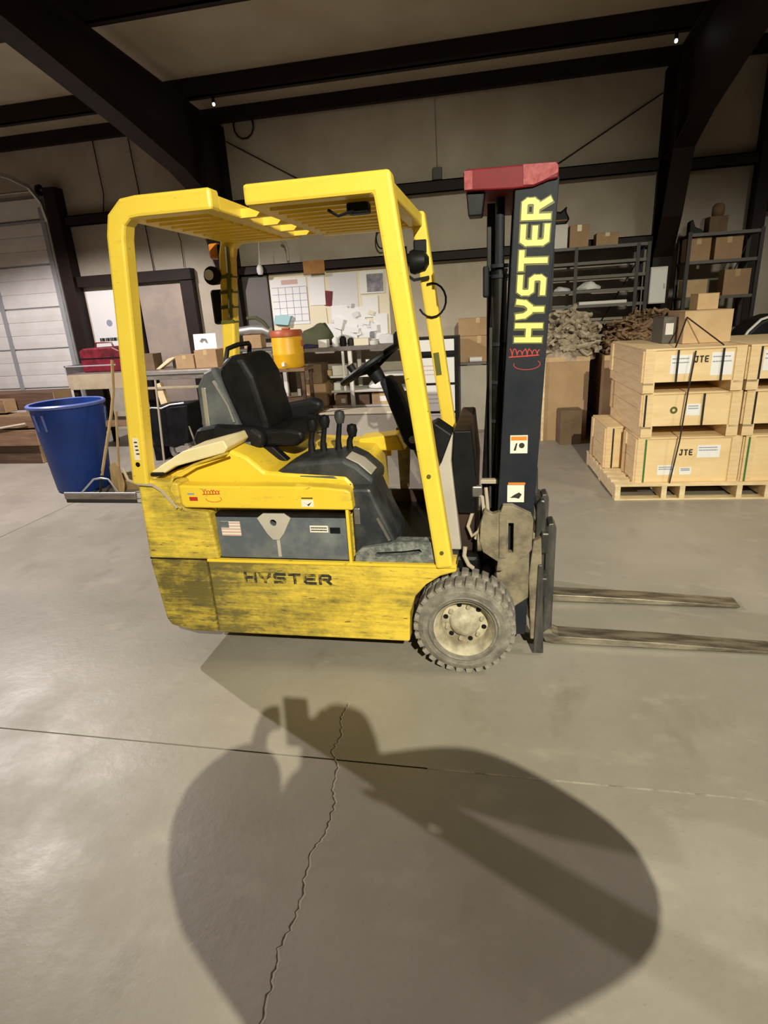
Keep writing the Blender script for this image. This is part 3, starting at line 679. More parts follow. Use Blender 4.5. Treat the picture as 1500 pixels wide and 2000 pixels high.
# mast lettering and stickers, on the outer face
fy = .1998
def mx_(z): return .142+(z-.72)*.042
Um = Vector((.042,0,1)).normalized(); Vm = Vector((-1,0,.042)).normalized()
z0 = 1.437
org = Vector((mx_(z0)+.137, fy-.0004, z0))
lettering('HYSTER', org-Um*.005+Vm*(-.005), Um, Vm, .083, .118, .0055, .0325, .0003).build('lettering_outline', M['decal_olive'], near_ch)
lettering('HYSTER', org-Y3*.0016, Um, Vm, .0745, .108, .014, .0205, .0010).build('lettering', M['decal_pale'], near_ch)
def sticker(z, colr, top, seed):
    x = mx_(z)+.04
    s = MB().box(x,x+.072,fy-.0014,fy-.0004,z,z+.078).build('warning_sticker', M['decal_white'], near_ch)
    if top: MB().box(x+.003,x+.069,fy-.0022,fy-.0014,z+.056,z+.073).build('banner', M[top], s)
    MB().prism([(x+.012,z+.02),(x+.03,z+.034),(x+.05,z+.045),(x+.062,z+.036),(x+.05,z+.016),(x+.034,z+.02)] if seed else [(x+.014,z+.012),(x+.024,z+.044),(x+.03,z+.044),(x+.024,z+.012)], fy-.0022,fy-.0014).build('pictogram', M['decal_black'], s)
    if not seed: MB().lathe([(.001,-.0022),(.012,-.0022),(.012,-.0014),(.001,-.0014)], (x+.048,fy,z+.034), 'Y', 10).build('pictogram', M['decal_black'], s)
sticker(.985, 0, 'decal_orange', 0); sticker(.765, 0, None, 1)
MB().box(mx_(.845)+.04,mx_(.845)+.112,fy-.0022,fy-.0014,.845,.855).build('banner', M['decal_orange'], near_ch)
def scribble(o, U, V, w, h, t, d=.0010):
    o, U, V = Vector(o), Vector(U), Vector(V); Nn = U.cross(V)
    mb = MB(); n = 90
    pts = [((k/n)*.94+.03+.028*math.sin(2*math.pi*6*k/n), .60+(.34 if k < 18 or 45 < k < 60 else .2)*math.cos(2*math.pi*6*k/n)) for k in range(n+1)]
    for q, (c0, c1) in enumerate(zip(pts, pts[1:])): mb.ribbon([(c0[0]*w,c0[1]*h),(c1[0]*w,c1[1]*h)], t, 0, d+q*.000008, 'Z')
    mb.ribbon([(0,.3*h),(w*.95,.38*h)], t*1.3, 0, d+.0003, 'Z')
    el = [(w*.58+w*.42*math.cos(a), -h*.32+h*.42*math.sin(a)) for a in [math.pi*k/10 for k in range(-11,3)]]
    mb.ribbon(el, t*.7, 0, d, 'Z')
    return mb.xf(lambda p: o+U*p.x+V*p.y+Nn*p.z)
scribble((mx_(1.38)+.012,fy,1.37), X3, Z3, .125, .05, .0035).build('script_decal', M['decal_red'], near_ch)
# hood stickers
yh = Y0-.0082
scribble((-1.165,yh,.845), X3, Z3, .09, .035, .0026).build('script_decal', M['decal_red'], hb)
MB().box(-1.232,-1.192,yh-.0012,yh,.825,.843).build('red_sticker', M['decal_red'], hb)
MB().box(-1.238,-1.205,yh-.0010,yh,.853,.862).build('grey_sticker', M['ggrey'], hb)
ws = MB().box(-.70,-.645,yh-.0012,yh,.80,.832).build('warning_sticker', M['decal_white'], hb)
MB().prism([(-.69,.822),(-.675,.81),(-.66,.818),(-.652,.823),(-.668,.804)], yh-.002,yh-.0012).build('pictogram', M['decal_black'], ws)
MB().box(-.698,-.647,yh-.002,yh,.837,.843).build('print_line', M['decal_olive'], hb)
# worn name on the side skirt
lettering('HYSTER', (-1.025,Y0-.0004,.418), Vector((1,0,.0)), Z3, .062, .054, .011, .014, .0010).build('worn_lettering', M['decal_worn'], s1)
# grease stain left by use below the name
# front wheels: tyre with lugs, rim, hub and nuts
def wheel(cx, yo, R, wd, nm, sgn=1, lugs=True):
    c = (cx, yo, R)
    k = sgn
    prof = [(.122,.030*k),(.140,.008*k),(.165,.004*k),(.185,.0*k),(.192,.004*k),(.205,.006*k),(.214,.016*k),(.216,.03*k),(.216,wd-.03 if k > 0 else -(wd-.03)),(.205,(wd-.006)*k),(.165,(wd-.004)*k),(.122,(wd-.03)*k)]
    ty = MB().lathe(prof, c, 'Y', 48, close=True).build(nm, M['rubber'], FK, smooth=True)
    ring = MB().lathe([(.150,.002*k),(.156,-.003*k),(.162,.002*k)], c, 'Y', 48, cap=False).build('sidewall_ring', M['rubber'], ty, smooth=True)
    MB().lathe([(.122,.026*k),(.131,.010*k),(.137,.006*k),(.131,.020*k),(.118,.030*k),(.110,.055*k),(.104,.075*k),(.001,.075*k),(.001,.085*k),(.125,.085*k)], c, 'Y', 40, cap=False).build('rim', M['rim'], ty, smooth=True)
    MB().lathe([(.001,.030*k),(.030,.030*k),(.044,.04*k),(.060,.050*k),(.072,.076*k)], c, 'Y', 24, cap=False).build('hub', M['hubm'], ty, smooth=True)
    for j in range(6):
        a = 2*math.pi*j/6+.3
        MB().lathe([(.001,.056*k),(.010,.056*k),(.012,.078*k)], (cx+.082*math.cos(a), yo, R+.082*math.sin(a)), 'Y', 6).build('wheel_nut', M['hubm'], ty)
        a += .5
        MB().lathe([(.001,.0735*k),(.012,.0735*k),(.012,.076*k)], (cx+.089*math.cos(a), yo, R+.089*math.sin(a)), 'Y', 10).build('vent_shade_disc', M['black'], ty)  # flat black disc paints the shade inside a rim opening, nothing is cut
    n = 30
    src = None
    for row in (0, 1):
        for j in range(n):
            a = 2*math.pi*(j+.5*row)/n
            ya = (.004 if row == 0 else wd*.5+.004)*k; yb2 = (wd*.5-.004 if row == 0 else wd-.004)*k
            if src is None:
                mb = MB().prism([(-.0165,.205),(-.0165,.2275),(.0165,.2275),(.0165,.205)], -abs(yb2-ya)/2, abs(yb2-ya)/2)
                src = mb.build('tread_lug', M['rubber'], ty, bevel=.004); o = src
            else:
                o = src.copy(); COL.objects.link(o); o.parent = ty
            mid = (ya+yb2)/2
            o.location = Vector((cx+.216*math.cos(a), yo+mid, R+.216*math.sin(a)))-WORLD[ty]
            o.rotation_euler = (0, math.pi/2-a, 0)
    return ty
wheel(0.0, 0.0, R=.229, wd=.18, nm='front_tyre')
wheel(0.0, 1.07, R=.229, wd=.18, nm='front_tyre', sgn=-1)
for y in (.42,.56):
    MB().lathe([(.05,0),(.17,0),(.19,.02),(.19,.09),(.17,.11),(.05,.11)], (-1.10,y,.19), 'Y', 32, close=True).build('rear_tyre', M['rubber'], FK, smooth=True)
MB().box(-1.25,-.95,.40,.69,.25,.50).build('steer_axle', M['black_metal'], FK)
MB().tube([(0,.10,.229),(0,.97,.229)], .06, 14).build('drive_axle', M['black_metal'], FK, smooth=True)
MB().box(-.20,.06,.20,.87,.12,.50).build('drive_unit', M['black_metal'], FK, bevel=.02)
# mast foot bracket, dusty tan
br = MB().prism([(.085,.745),(.12,.725),(.155,.735),(.165,.765),(.205,.765),(.285,.725),(.295,.70),(.292,.56),(.272,.535),(.165,.455),(.14,.455),(.145,.50),(.08,.545),(.065,.60),(.07,.68)], .145,.185).build('mast_bracket', M['tan'], FK, bevel=.008)
cut(br, MB().box(.190,.212,.12,.20,.545,.685))
MB().box(.150,.182,.138,.146,.52,.735).build('bracket_rib', M['tan'], br, bevel=.005)
MB().prism([(.135,.455),(.15,.30),(.22,.25),(.285,.30),(.285,.56)], .19,.23).build('mast_foot', M['tan'], FK, bevel=.006)
MB().tube([(.055,.20,.58),(.17,.20,.58)], .05, 14).build('tilt_pivot', M['tan'], FK, smooth=True)
MB().tube([(.04,.25,.80),(.075,.22,.78),(.085,.20,.70),(.06,.19,.63),(.03,.20,.60),(.01,.22,.64),(.03,.24,.70)], .0085, 8).build('hydraulic_hose', M['hose'], FK, smooth=True)
MB().tube([(.09,.24,.82),(.10,.22,.72),(.075,.20,.64),(.045,.19,.59)], .0085, 8).build('hydraulic_hose', M['hose'], FK, smooth=True)
MB().tube([(.0,.17,.56),(-.005,.16,.52),(.015,.15,.48),(.035,.16,.46)], .010, 8).build('hydraulic_hose', M['hose'], FK, smooth=True)
MB().box(.03,.075,.22,.25,.78,.83).build('hose_fitting', M['steel'], FK, bevel=.006)
MB().box(.06,.14,.26,.29,.83,.85).xf(lean).build('hose_clamp', M['hose'], FK, bevel=.003)
# carriage and forks
MB().prism([(.312,.30),(.312,.74),(.330,.765),(.352,.76),(.356,.60),(.352,.30)], .235,.275).build('carriage_side', M['fork_dark'], FK, bevel=.008)
MB().prism([(.312,.30),(.312,.74),(.330,.765),(.352,.76),(.356,.60),(.352,.30)], .80,.84).build('carriage_side', M['fork_dark'], FK, bevel=.008)
for z in (.30,.52):
    MB().box(.335,.372,.20,.87,z,z+.10).build('carriage_bar', M['fork_dark'], FK, bevel=.008)
MB().box(.30,.33,.25,.82,.10,.60).build('carriage_plate', M['tan'], FK, bevel=.004)
MB().prism([(.30,.08),(.285,.40),(.30,.58),(.335,.60),(.345,.40),(.35,.08)], .195,.235).build('roller_bracket', M['tan'], FK, bevel=.006)
MB().prism([(.315,.012),(.325,.47),(.345,.47),(.362,.012)], .185,.20).build('side_guard', M['fork_dark'], FK, bevel=.004)
for y in (.285,.725):
    fk = [(.362,.58),(.372,.625),(.392,.63),(.405,.61),(.402,.10),(.412,.062),(.44,.050),(.90,.040),(1.395,.020),(1.405,.014),(1.395,.008),(.42,.008),(.378,.014),(.362,.05)]
    f_ = MB().prism(fk, y, y+.10).build('fork', M['fork'], FK, bevel=.004)
    MB().prism([(.3615,.06),(.3615,.585),(.3715,.632),(.394,.636),(.4075,.61),(.4045,.10)], y-.002,y+.102).build('fork_shank', M['fork_dark'], f_, bevel=.005)

# ------------------------------------------------------------------ pallet of wooden crates
PR = math.radians(3.0)
PX, PY = 1.09, 2.55
def pl(x, y, z): # pallet frame -> world
    c, s = math.cos(PR), math.sin(PR); return (PX+c*x-s*y, PY+s*x+c*y, z)
pt = thing('pallet', 'pale pine pallet under the strapped wooden crates', 'pallet', pl(0,0,0), PR)
PW, PD = 1.76, 1.22
for y in (0, .565, PD-.09):
    MB().box(0,PW,y,y+.09,0,.016).build('bottom_board', M['wood_pallet'], pt, bevel=.002)
for x in (0, .36, .50, .93, 1.14, PW-.045):
    MB().box(x,x+.042,0.0,PD,.016,.118).build('stringer', M['wood_pallet'], pt, bevel=.002)
for k in range(9):
    y = (PD-.095)*k/8
    MB().box(-.005,PW+.005,y,y+.095,.118,.138).build('deck_board', M['wood_pallet'], pt, bevel=.002)
def crate(x0, y0, z0, w, d, h, label, foot=.0, sheets=(), green=False, text=None, band=(.08,)):
    c = thing('wooden_crate', label, 'crate', pl(x0,y0,z0), PR, 'crates strapped on the pallet')
    zf = foot
    b = MB().box(.006,w-.006,.012,d-.012,zf,h).build('crate_body', M['wood2'], c, bevel=.002)
    if foot:
        for x in (0.0, w-.085): MB().box(x,x+.085,.0,d,0,zf).build('skid', M['wood'], c, bevel=.002)
    # front battens, end planks and lid boards
    for x in (0.0, w-.075): MB().box(x,x+.075,0,.016,zf if not foot else zf-.02,h).build('batten', M['wood'], c, bevel=.002)
    for x in (0.0, w-.075): MB().box(x,x+.075,d-.016,d,zf,h).build('batten', M['wood'], c, bevel=.002)
    n = 2
    for k in range(n):
        za = zf+(h-zf)*k/n; zb_ = zf+(h-zf)*(k+1)/n
        MB().box(-.002,.010,.014,d-.014,za+.002,zb_-.002).build('end_plank', M['wood'], c, bevel=.002)
    for y in (.014, d-.10): MB().box(-.014,-.002,y,y+.085,zf,h).build('end_batten', M['wood'], c, bevel=.002)
    nl = max(2, int(d/.16))
    for k in range(nl): MB().box(0,w,d*k/nl+.002,d*(k+1)/nl-.002,h,h+.014).build('lid_board', M['wood'], c, bevel=.002)
    for x in band:
        for xx in (x,):
            MB().box(xx,xx+.014,-.0035,-.001,zf-.0,h).build('steel_band', M['strap_green'] if green else M['strap'], c)
    for i, (sx, sz, sw_, sh) in enumerate(sheets):
        q = MB().box(sx,sx+sw_,.0100,.0125,sz,sz+sh).build('paper_label', M['paper'], c)
        dots((sx+.01,.0100,sz+sh*.5), X3, Z3, sw_-.02, 2, sh*.42, .008, seed=i+int(x0*9)).build('print', M['ink'], q)
    if text:
        lettering('JTE', (text[0],.0118,text[1]), X3, Z3, .028, .05, .008, .010).build('stencil', M['decal_black'], c)
    return c
L1z, L2z, L3z = .138, .513, .807
crate(.16,.05,L1z,.78,.42,.36,'bottom wooden crate with stencilled letters, green bands and two paper labels on front', .0, ((.46,.20,.17,.10),(.17,.06,.13,.08),(.34,.06,.09,.06)), True, (.325,.22), (.055,))
crate(.965,.05,L1z,.70,.42,.36,'bottom wooden crate beside the stencilled one at the pallet end', .0, ((.3,.2,.15,.1),), True, None, (.02,))
crate(.02,.52,L1z,.80,.62,.36,'bottom wooden crate at the back of the pallet on the bin side', .0, (), False, None, (.05,))
crate(.17,.04,L2z,.72,1.05,.34,'middle wooden crate with a round knot mark beside its paper label', .09, ((.33,.17,.10,.09),), False, None, (.012,.44))
crate(.92,.04,L2z,.68,1.05,.34,'middle wooden crate beside the one with the knot mark', .09, (), False, None, (.06,))
crate(.15,.02,L3z+.062,.72,1.10,.32,'top wooden crate with stencilled letters under the V-shaped strap', .08, ((.19,.14,.15,.14),(.48,.12,.155,.17)), False, (.36,.22), (.23,.55))
crate(.895,.02,L3z+.062,.68,1.10,.32,'top wooden crate next to the one under the V-shaped strap', .08, ((.10,.14,.2,.15),), False, None, (.07,))
kn = Vector(pl(.315,.05,L2z+.21))
# knot: a dark ring branded into the middle crate front
ck = [o for o in bpy.data.objects if o.name.startswith('wooden_crate') and 'round knot' in o.get('label','')][0]
MB().lathe([(.012,0),(.028,0),(.028,.002),(.012,.002)], (.235,.0095,.215), 'Y', 14, close=True).build('knot_mark', M['decal_olive'], ck)
def strap(n, pts, label, m='strap', w=.012):
    mb = MB()
    for a, b in zip(pts, pts[1:]): mb.tube([a,b], w*.5, 4)
    return tag(mb.build(n, M[m], None), label, 'strap')
strap('strapping_band', [pl(.42,.022,.120),pl(.455,-.006,.5),pl(.475,-.006,.87),pl(.50,-.004,1.18)], 'black strapping band running down the whole front of the crate stack')
strap('strapping_band', [pl(.36,.02,1.210),pl(.53,.352,1.41),pl(.70,.02,1.210)], 'black strap raised in an inverted V over the carton on the crates')
# ------------------------------------------------------------------ cartons
def carton(name, label, x, y, z, w, d, h, m='card', rz=0.0, group=None, tape=True, sheet=None, open_=False, cat='box'):
    c = thing(name, label, cat, (x,y,z), rz, group, local=True)
    if open_:
        t = .008
        b = MB().box(-w/2,w/2,-d/2,d/2,0,t).box(-w/2,w/2,-d/2,-d/2+t,t,h).box(-w/2,w/2,d/2-t,d/2,t,h).box(-w/2,-w/2+t,-d/2+t,d/2-t,t,h).box(w/2-t,w/2,-d/2+t,d/2-t,t,h).build('carton_body', M[m], c)
        MB().add([(-w/2,-d/2,h),(w/2,-d/2,h),(w/2,-d/2-.06,h+.05),(-w/2,-d/2-.06,h+.05)], [(0,1,2,3)]).build('flap', M[m], c)
        MB().add([(-w/2,d/2,h),(w/2,d/2,h),(w/2,d/2+.03,h+.1),(-w/2,d/2+.03,h+.1)], [(0,1,2,3)]).build('flap', M[m], c)
        return c
    MB().box(-w/2,w/2,-d/2,d/2,0,h-.004).build('carton_body', M[m], c, bevel=.004)
    for s in (-1,1): MB().box(-w/2,w/2,.0015 if s > 0 else -d/2,d/2 if s > 0 else -.0015,h-.004,h).build('flap', M[m], c)
    if tape: MB().box(-w/2-.0012,w/2+.0012,-.025,.025,h,h+.0012).box(-.025,.025,-d/2-.0012,-d/2,h*.72,h).build('tape_strip', M['tape'], c)
    if sheet:
        sx, sz, sw_, sh = sheet
        MB().box(sx,sx+sw_,-d/2-.002,-d/2-.0003,sz,sz+sh).build('box_label', M['paper'], c)
    return c
cx, cy, _ = pl(.70,.58,0)
carton('cardboard_box', 'large tan carton standing on the crates behind the V-shaped strap', cx, cy, 1.205, .36, .42, .25, 'card_pale', PR, tape=False)
carton('cardboard_box', 'small tan carton on top of the large carton on the crates', cx+.03, cy+.02, 1.456, .16, .18, .125, 'card_pale', PR, tape=False)
carton('parts_box', 'narrow grey box with a white label beside the carton on the crates', cx-.25, cy+.06, 1.205, .10, .3, .21, 'shelf_edge', PR, tape=False, sheet=(-.03,.07,.06,.09))
# ------------------------------------------------------------------ bulk bins with tangled webbing
def bin_(x0, x1, y0, y1, h, label, rzv=0):
    return carton('bulk_bin', label, (x0+x1)/2, (y0+y1)/2, 0, x1-x0, y1-y0, h, 'card', rzv, None, False, None, True, 'bin')
def openbin(x0, x1, y0, y1, h, label):
    t = .012; c = thing('bulk_bin', label, 'bin', ((x0+x1)/2,(y0+y1)/2,0))
    MB().box(x0,x1,y0,y1,0,t).box(x0,x1,y0,y0+t,t,h).box(x0,x1,y1-t,y1,t,h).box(x0,x0+t,y0+t,y1-t,t,h).box(x1-t,x1,y0+t,y1-t,t,h).build('carton_body', M['card'], c)
    MB().box(x0-.004,x1+.004,y0-.004,y0,h-.05,h+.004).build('rim_band', M['card_pale'], c)
    return c
bb = openbin(.66,1.16,4.88,5.50,.97,'tall brown cardboard bulk bin heaped with grey-beige webbing')
MB().box(.64,.668,4.86,4.89,0,1.0).build('corner_strip', M['wood_pallet'], bb)
openbin(1.30,2.12,4.75,5.45,.98,'cardboard bulk bin behind the crates heaped with brown webbing')
carton('cardboard_box', 'dark carton on the floor against the tall bulk bin', .95, 4.74, 0, .24, .2, .40, 'card_dark', .12, tape=False)  # plain box in the darker cardboard colour
def heap(name, cx, cy, z0, rx, ry, hz, n, m, label, r=.014, seed=3):
    rnd = random.Random(seed); mb = MB()
    for i in range(n):
        a = rnd.uniform(0, 2*math.pi); q = math.sqrt(rnd.random())
        px, py = cx+rx*q*math.cos(a), cy+ry*q*math.sin(a)
        zt = z0+hz*(1-q*q*.85)*rnd.uniform(.55,1.0)
        th = rnd.uniform(0, math.pi*2); pts = [Vector((px,py,zt))]
        for k in range(4):
            th += rnd.uniform(-1.3,1.3)
            pts.append(pts[-1]+Vector((math.cos(th)*.05, math.sin(th)*.05, rnd.uniform(-.04,.035))))
        for p in pts:
            p.z = max(p.z, z0-.02)
            p.x = min(max(p.x, cx-rx), cx+rx); p.y = min(max(p.y, cy-ry), cy+ry)
        mb.tube(pts, r*rnd.uniform(.7,1.35), 5)
    # filled core so the heap is not see-through
    prof = [(1.0,-.06),(1.0,.0),(.92,hz*.18),(.7,hz*.45),(.4,hz*.66),(.01,hz*.72)]
    core = MB().lathe([(p[0],p[1]) for p in prof], (0,0,0), 'Z', 18).xf(lambda p: Vector((cx+p.x*rx*.97, cy+p.y*ry*.97, z0+p.z)))
    mb.add(core.v, core.f)
    o = mb.build(name, M[m], None, smooth=True)
    return tag(o, label, 'webbing', None, 'stuff')
heap('tangled_webbing', .95, 5.17, .985, .32, .31, .50, 330, 'rope_a', 'heap of tangled grey-beige webbing spilling over the tall bulk bin', .021, 3)
heap('tangled_webbing', 1.74, 5.10, .985, .40, .33, .48, 380, 'rope_b', 'heap of tangled brown webbing behind the crates', .014, 5)
# ------------------------------------------------------------------ steel shelving on both sides of the right column
def shelving(name, label, x0, x1, y0, y1, zs_, top, cat='shelf'):
    c = thing(name, label, cat, ((x0+x1)/2,(y0+y1)/2,0))
    for x in (x0, x1-.04):
        for y in (y0, y1-.04):
            MB().box(x,x+.04,y,y+.012,0,top).box(x,x+.012,y+.012,y+.04,0,top).build('upright', M['shelf_dark'], c)
    for z in zs_:
        s = MB().box(x0+.002,x1-.002,y0+.014,y1-.014,z-.03,z).build('shelf_board', M['shelf_dark'], c, bevel=.003)
        MB().box(x0+.042,x1-.042,y0+.004,y0+.013,z-.03,z+.004).build('shelf_lip', M['shelf_edge'], s)
    for y in (y1-.03,): MB().tube([(x0+.02,y,.1),(x1-.02,y,top-.1)], .006, 5).build('cross_brace', M['shelf_dark'], c)
    return c
sh1 = shelving('steel_shelving', 'dark steel shelving between tall bulk bin and right column', .74, 1.88, 5.62, 6.02, (.25,.65,1.05,1.32,1.52,1.69,1.85,2.01,2.18), 2.19)
MB().box(1.02,1.06,5.62,5.64,0,2.18).build('upright', M['shelf_dark'], sh1)
MB().box(1.72,1.76,5.62,5.64,0,2.18).build('upright', M['shelf_dark'], sh1)
def bag(name, label, x, y, z, rx, ry, rzz, m, cat='bag', seed=1):
    rnd = random.Random(seed)
    mb = MB().lathe([(.55,0),(.95,.12),(1.0,.35),(.85,.62),(.5,.88),(.01,1.0)], (0,0,0), 'Z', 14)
    mb.xf(lambda p: Vector((x+p.x*rx*(1+.12*math.sin(7*p.y+seed)), y+p.y*ry*(1+.1*math.sin(5*p.x+seed)), z+p.z*rzz*(1+.18*math.sin(4*p.x+3*p.y+seed)))))
    return tag(mb.build(name, M[m], None, smooth=True), label, cat)
bag('plastic_bag', 'crumpled white plastic bag on the dark shelving beside right column', 1.22, 5.76, 1.69, .13, .10, .10, 'white', seed=2)
bag('folded_cloth', 'pale folded cloth at the end of the dark shelving', .90, 5.76, 1.69, .10, .09, .06, 'paper_grey', 'cloth', 4)
tag(MB().box(1.10,1.66,5.66,5.88,1.522,1.56).build('sheet_stack', M['card_white'], None, bevel=.006), 'flat white stack of sheets on the dark shelving beside right column', 'paper stack')
carton('cardboard_box', 'white carton on top of the dark shelving nearest the mast', .86, 5.82, 2.182, .15, .25, .27, 'card_white', tape=False)
carton('cardboard_box', 'tall brown carton on top of the dark shelving beside the white carton', 1.07, 5.82, 2.182, .22, .25, .25, 'card')
carton('cardboard_box', 'low brown carton on top of the dark shelving nearest right column', 1.39, 5.80, 2.182, .25, .25, .14, 'card')
t = thing('folded_tarp', 'dark pointed bundle standing on the white carton', 'bundle', (.86,5.84,2.454))
MB().prism([(.79,2.454),(.79,2.62),(.85,2.60),(.93,2.665),(.92,2.60),(.965,2.52),(.92,2.46)], 5.80,5.90).build('bundle', M['black'], t, bevel=.02)
MB().box(.80,.93,5.797,5.903,2.50,2.515).build('tie', M['brown_card'], t)
sh2 = shelving('steel_shelving', 'dark steel shelving between right column and end post', 2.24, 3.03, 5.50, 5.92, (.3,.75,1.18,1.54,1.93,2.22), 2.24)
for args in (
 ('brown carton with side seam on the upper shelf beside the right column', 2.38, 5.67, 1.932, .26, .2, .25, 'card'),
 ('brown carton on the upper shelf nearest the end post', 2.70, 5.67, 1.932, .29, .2, .24, 'card'),
 ('cream-lidded carton on the middle shelf beside the right column', 2.39, 5.67, 1.542, .26, .2, .19, 'card_pale'),
 ('brown carton on the middle shelf nearest the end post', 2.83, 5.67, 1.542, .28, .2, .28, 'card')):
    carton('cardboard_box', *args)
carton('cardboard_box', 'small brown carton on the top board of the end shelving', 2.56, 5.66, 2.222, .19, .2, .17, 'card_dark', tape=False)
tag(MB().lathe([(.05,0),(.065,.02),(.065,.10),(.045,.13),(.02,.14),(.001,.14)], (2.57,5.66,2.394), 'Z', 16).build('canister', M['card_dark'], None, smooth=True), 'dark round canister standing on the small brown carton', 'canister')
tag(MB().prism([(2.27,2.222),(2.27,2.36),(2.30,2.38),(2.33,2.30),(2.40,2.27),(2.44,2.222)], 5.6,5.72).build('bracket_casting', M['black'], None, bevel=.008), 'dark angled metal casting on the top board beside right column', 'casting')
tag(MB().box(2.30,2.48,5.56,5.70,1.182,1.23).build('sheet_stack', M['card_white'], None, bevel=.01), 'small white packet on the low shelf beside right column', 'packet')
eb = thing('switch_box', 'white steel switch box mounted on the right column', 'switch box', (2.03,5.80,1.48))
MB().box(1.93,2.125,5.78,5.90,1.49,1.91).build('box_body', M['card_white'], eb, bevel=.006)
MB().box(1.936,2.119,5.773,5.781,1.50,1.88).build('box_door', M['white'], eb, bevel=.004)
MB().box(2.09,2.105,5.766,5.774,1.66,1.72).build('latch', M['steel'], eb)
MB().box(2.0,2.1,5.90,5.99,1.6,1.8).build('mount', M['steel_brown'], eb)
# black covered machine at the right edge
bk = thing('covered_drum', 'black rounded cover with a pale edge behind the crates', 'cover', (3.0,4.5,0))
MB().prism([(2.50,.0),(2.50,1.08),(2.56,1.20),(2.66,1.30),(2.80,1.345),(3.3,1.35),(3.45,1.2),(3.5,0)], 4.3,4.75).build('cover', M['black'], bk, bevel=.04, seg=3)
MB().ribbon([(2.50,1.08),(2.56,1.20),(2.66,1.305),(2.80,1.352)], .02, 4.29,4.31).build('pale_piping', M['white'], bk)
# ------------------------------------------------------------------ left: barrel, squeegee, tools
bx_, by_ = -4.17, 2.93
b = thing('trash_barrel', 'blue plastic trash barrel with flared rim', 'barrel', (bx_,by_,0))
MB().lathe([(.001,.0),(.245,.0),(.262,.02),(.335,.80),(.338,.86),(.355,.865),(.362,.885),(.350,.90),(.330,.895),(.322,.80),(.25,.03),(.001,.03)], (bx_,by_,0), 'Z', 48).build('barrel_body', M['blue'], b, smooth=True)
MB().lathe([(.340,.868),(.366,.872),(.368,.893),(.352,.906),(.334,.900)], (bx_,by_,0), 'Z', 48, cap=False).build('rim', M['blue_rim'], b, smooth=True)
for a in (-1.95,-1.62,.6,.93):
    R_ = .335
    MB().tube([(bx_+math.cos(a)*(.322),by_+math.sin(a)*(.322),.66),(bx_+math.cos(a)*(.345),by_+math.sin(a)*(.345),.82)], .012, 6).build('handle_rib', M['blue_rim'], b, smooth=True)
sq = thing('floor_squeegee', 'wide metal floor squeegee standing upright before the blue barrel', 'squeegee', (-3.62,2.42,0))
MB().box(-3.99,-3.22,2.40,2.43,.035,.095).build('channel', M['bench_metal'], sq, bevel=.006)
MB().tube([(-3.99,2.412,.092),(-3.22,2.412,.092)], .012, 8).build('top_roll', M['gtrack'], sq, smooth=True)
MB().box(-3.985,-3.225,2.409,2.421,.0,.04).build('rubber_blade', M['rubber_dark'], sq)
MB().tube([(-3.80,2.415,.10),(-3.66,2.44,.225),(-3.58,2.445,.235),(-3.50,2.44,.225),(-3.40,2.415,.10)], .009, 8).build('brace', M['gtrack'], sq, smooth=True)
MB().tube([(-3.60,2.42,.10),(-3.57,2.47,.30)], .013, 8).build('socket', M['black_metal'], sq, smooth=True)
MB().tube([(-3.575,2.46,.26),(-3.46,2.62,.80),(-3.44,2.70,1.02),(-3.415,2.74,1.30)], .014, 8).build('handle', M['handle'], sq, smooth=True)
def tool(name, label, p0, p1, m, r, head, cat):
    t = thing(name, label, cat, p0)
    MB().tube([p0,p1], r, 8).build('handle', M[m], t, smooth=True)
    head(t); return t
def broomhead(t):
    MB().box(-3.70,-3.40,2.86,2.92,.10,.15).build('head_block', M['timber2'], t, bevel=.008)
    MB().prism([(-3.72,0),(-3.695,.10),(-3.405,.10),(-3.38,0)], 2.85,2.93).build('bristles', M['handle'], t)
tool('push_broom', 'push broom with a straw coloured head leaning near the blue barrel', (-3.55,2.89,.0), (-3.40,2.95,1.22), 'handle', .013, broomhead, 'broom')
def shovelhead(t):
    MB().prism([(-3.65,.0),(-3.68,.10),(-3.66,.28),(-3.60,.34),(-3.55,.28),(-3.53,.10),(-3.56,.0)], 2.70,2.712).build('blade', M['handle'], t, bevel=.004)
tool('scoop_shovel', 'straw coloured shovel standing between barrel and forklift', (-3.60,2.70,.0), (-3.50,2.76,.82), 'handle', .012, shovelhead, 'shovel')
def rakehead(t):
    MB().box(-3.40,-3.16,3.02,3.05,.0,.03).build('rake_bar', M['black_metal'], t)
    for k in range(7): MB().tube([(-3.39+.036*k,3.03,.02),(-3.39+.036*k,2.98,.004)], .004, 4).build('tine', M['black_metal'], t)
tool('bow_rake', 'dark rake with a pale handle leaning behind the rear leg', (-3.28,3.035,.0), (-3.33,3.25,1.05), 'hose', .011, rakehead, 'rake')
# ------------------------------------------------------------------ left: timbers
def timber(label, x0, x1, y0, y1, z0, z1, m, rz=0.0):
    w, d = x1-x0, y1-y0
    c = thing('timber', label, 'timber', ((x0+x1)/2,(y0+y1)/2,z0), rz, 'timbers stacked by the garage door', local=True)
    MB().box(-w/2,w/2,-d/2,d/2,0,z1-z0).build('beam', M[m], c, bevel=.006)
    MB().box(w/2,w/2+.004,-d/2+.006,d/2-.006,.006,z1-z0-.006).build('end_grain', M['card_pale'], c)
    return c
timber('dark timber on the floor under the stack by garage door', -8.4,-5.55,3.95,4.45,.0,.24,'timber')
timber('brown timber in the middle of the stack by garage door', -8.3,-5.50,3.90,4.28,.24,.44,'timber2')
timber('reddish timber set back in the middle of the stack', -8.4,-5.35,4.29,4.60,.24,.46,'timber')
timber('long pale timber near the top of the stack', -8.2,-5.42,3.92,4.20,.46,.62,'timber2', .0)
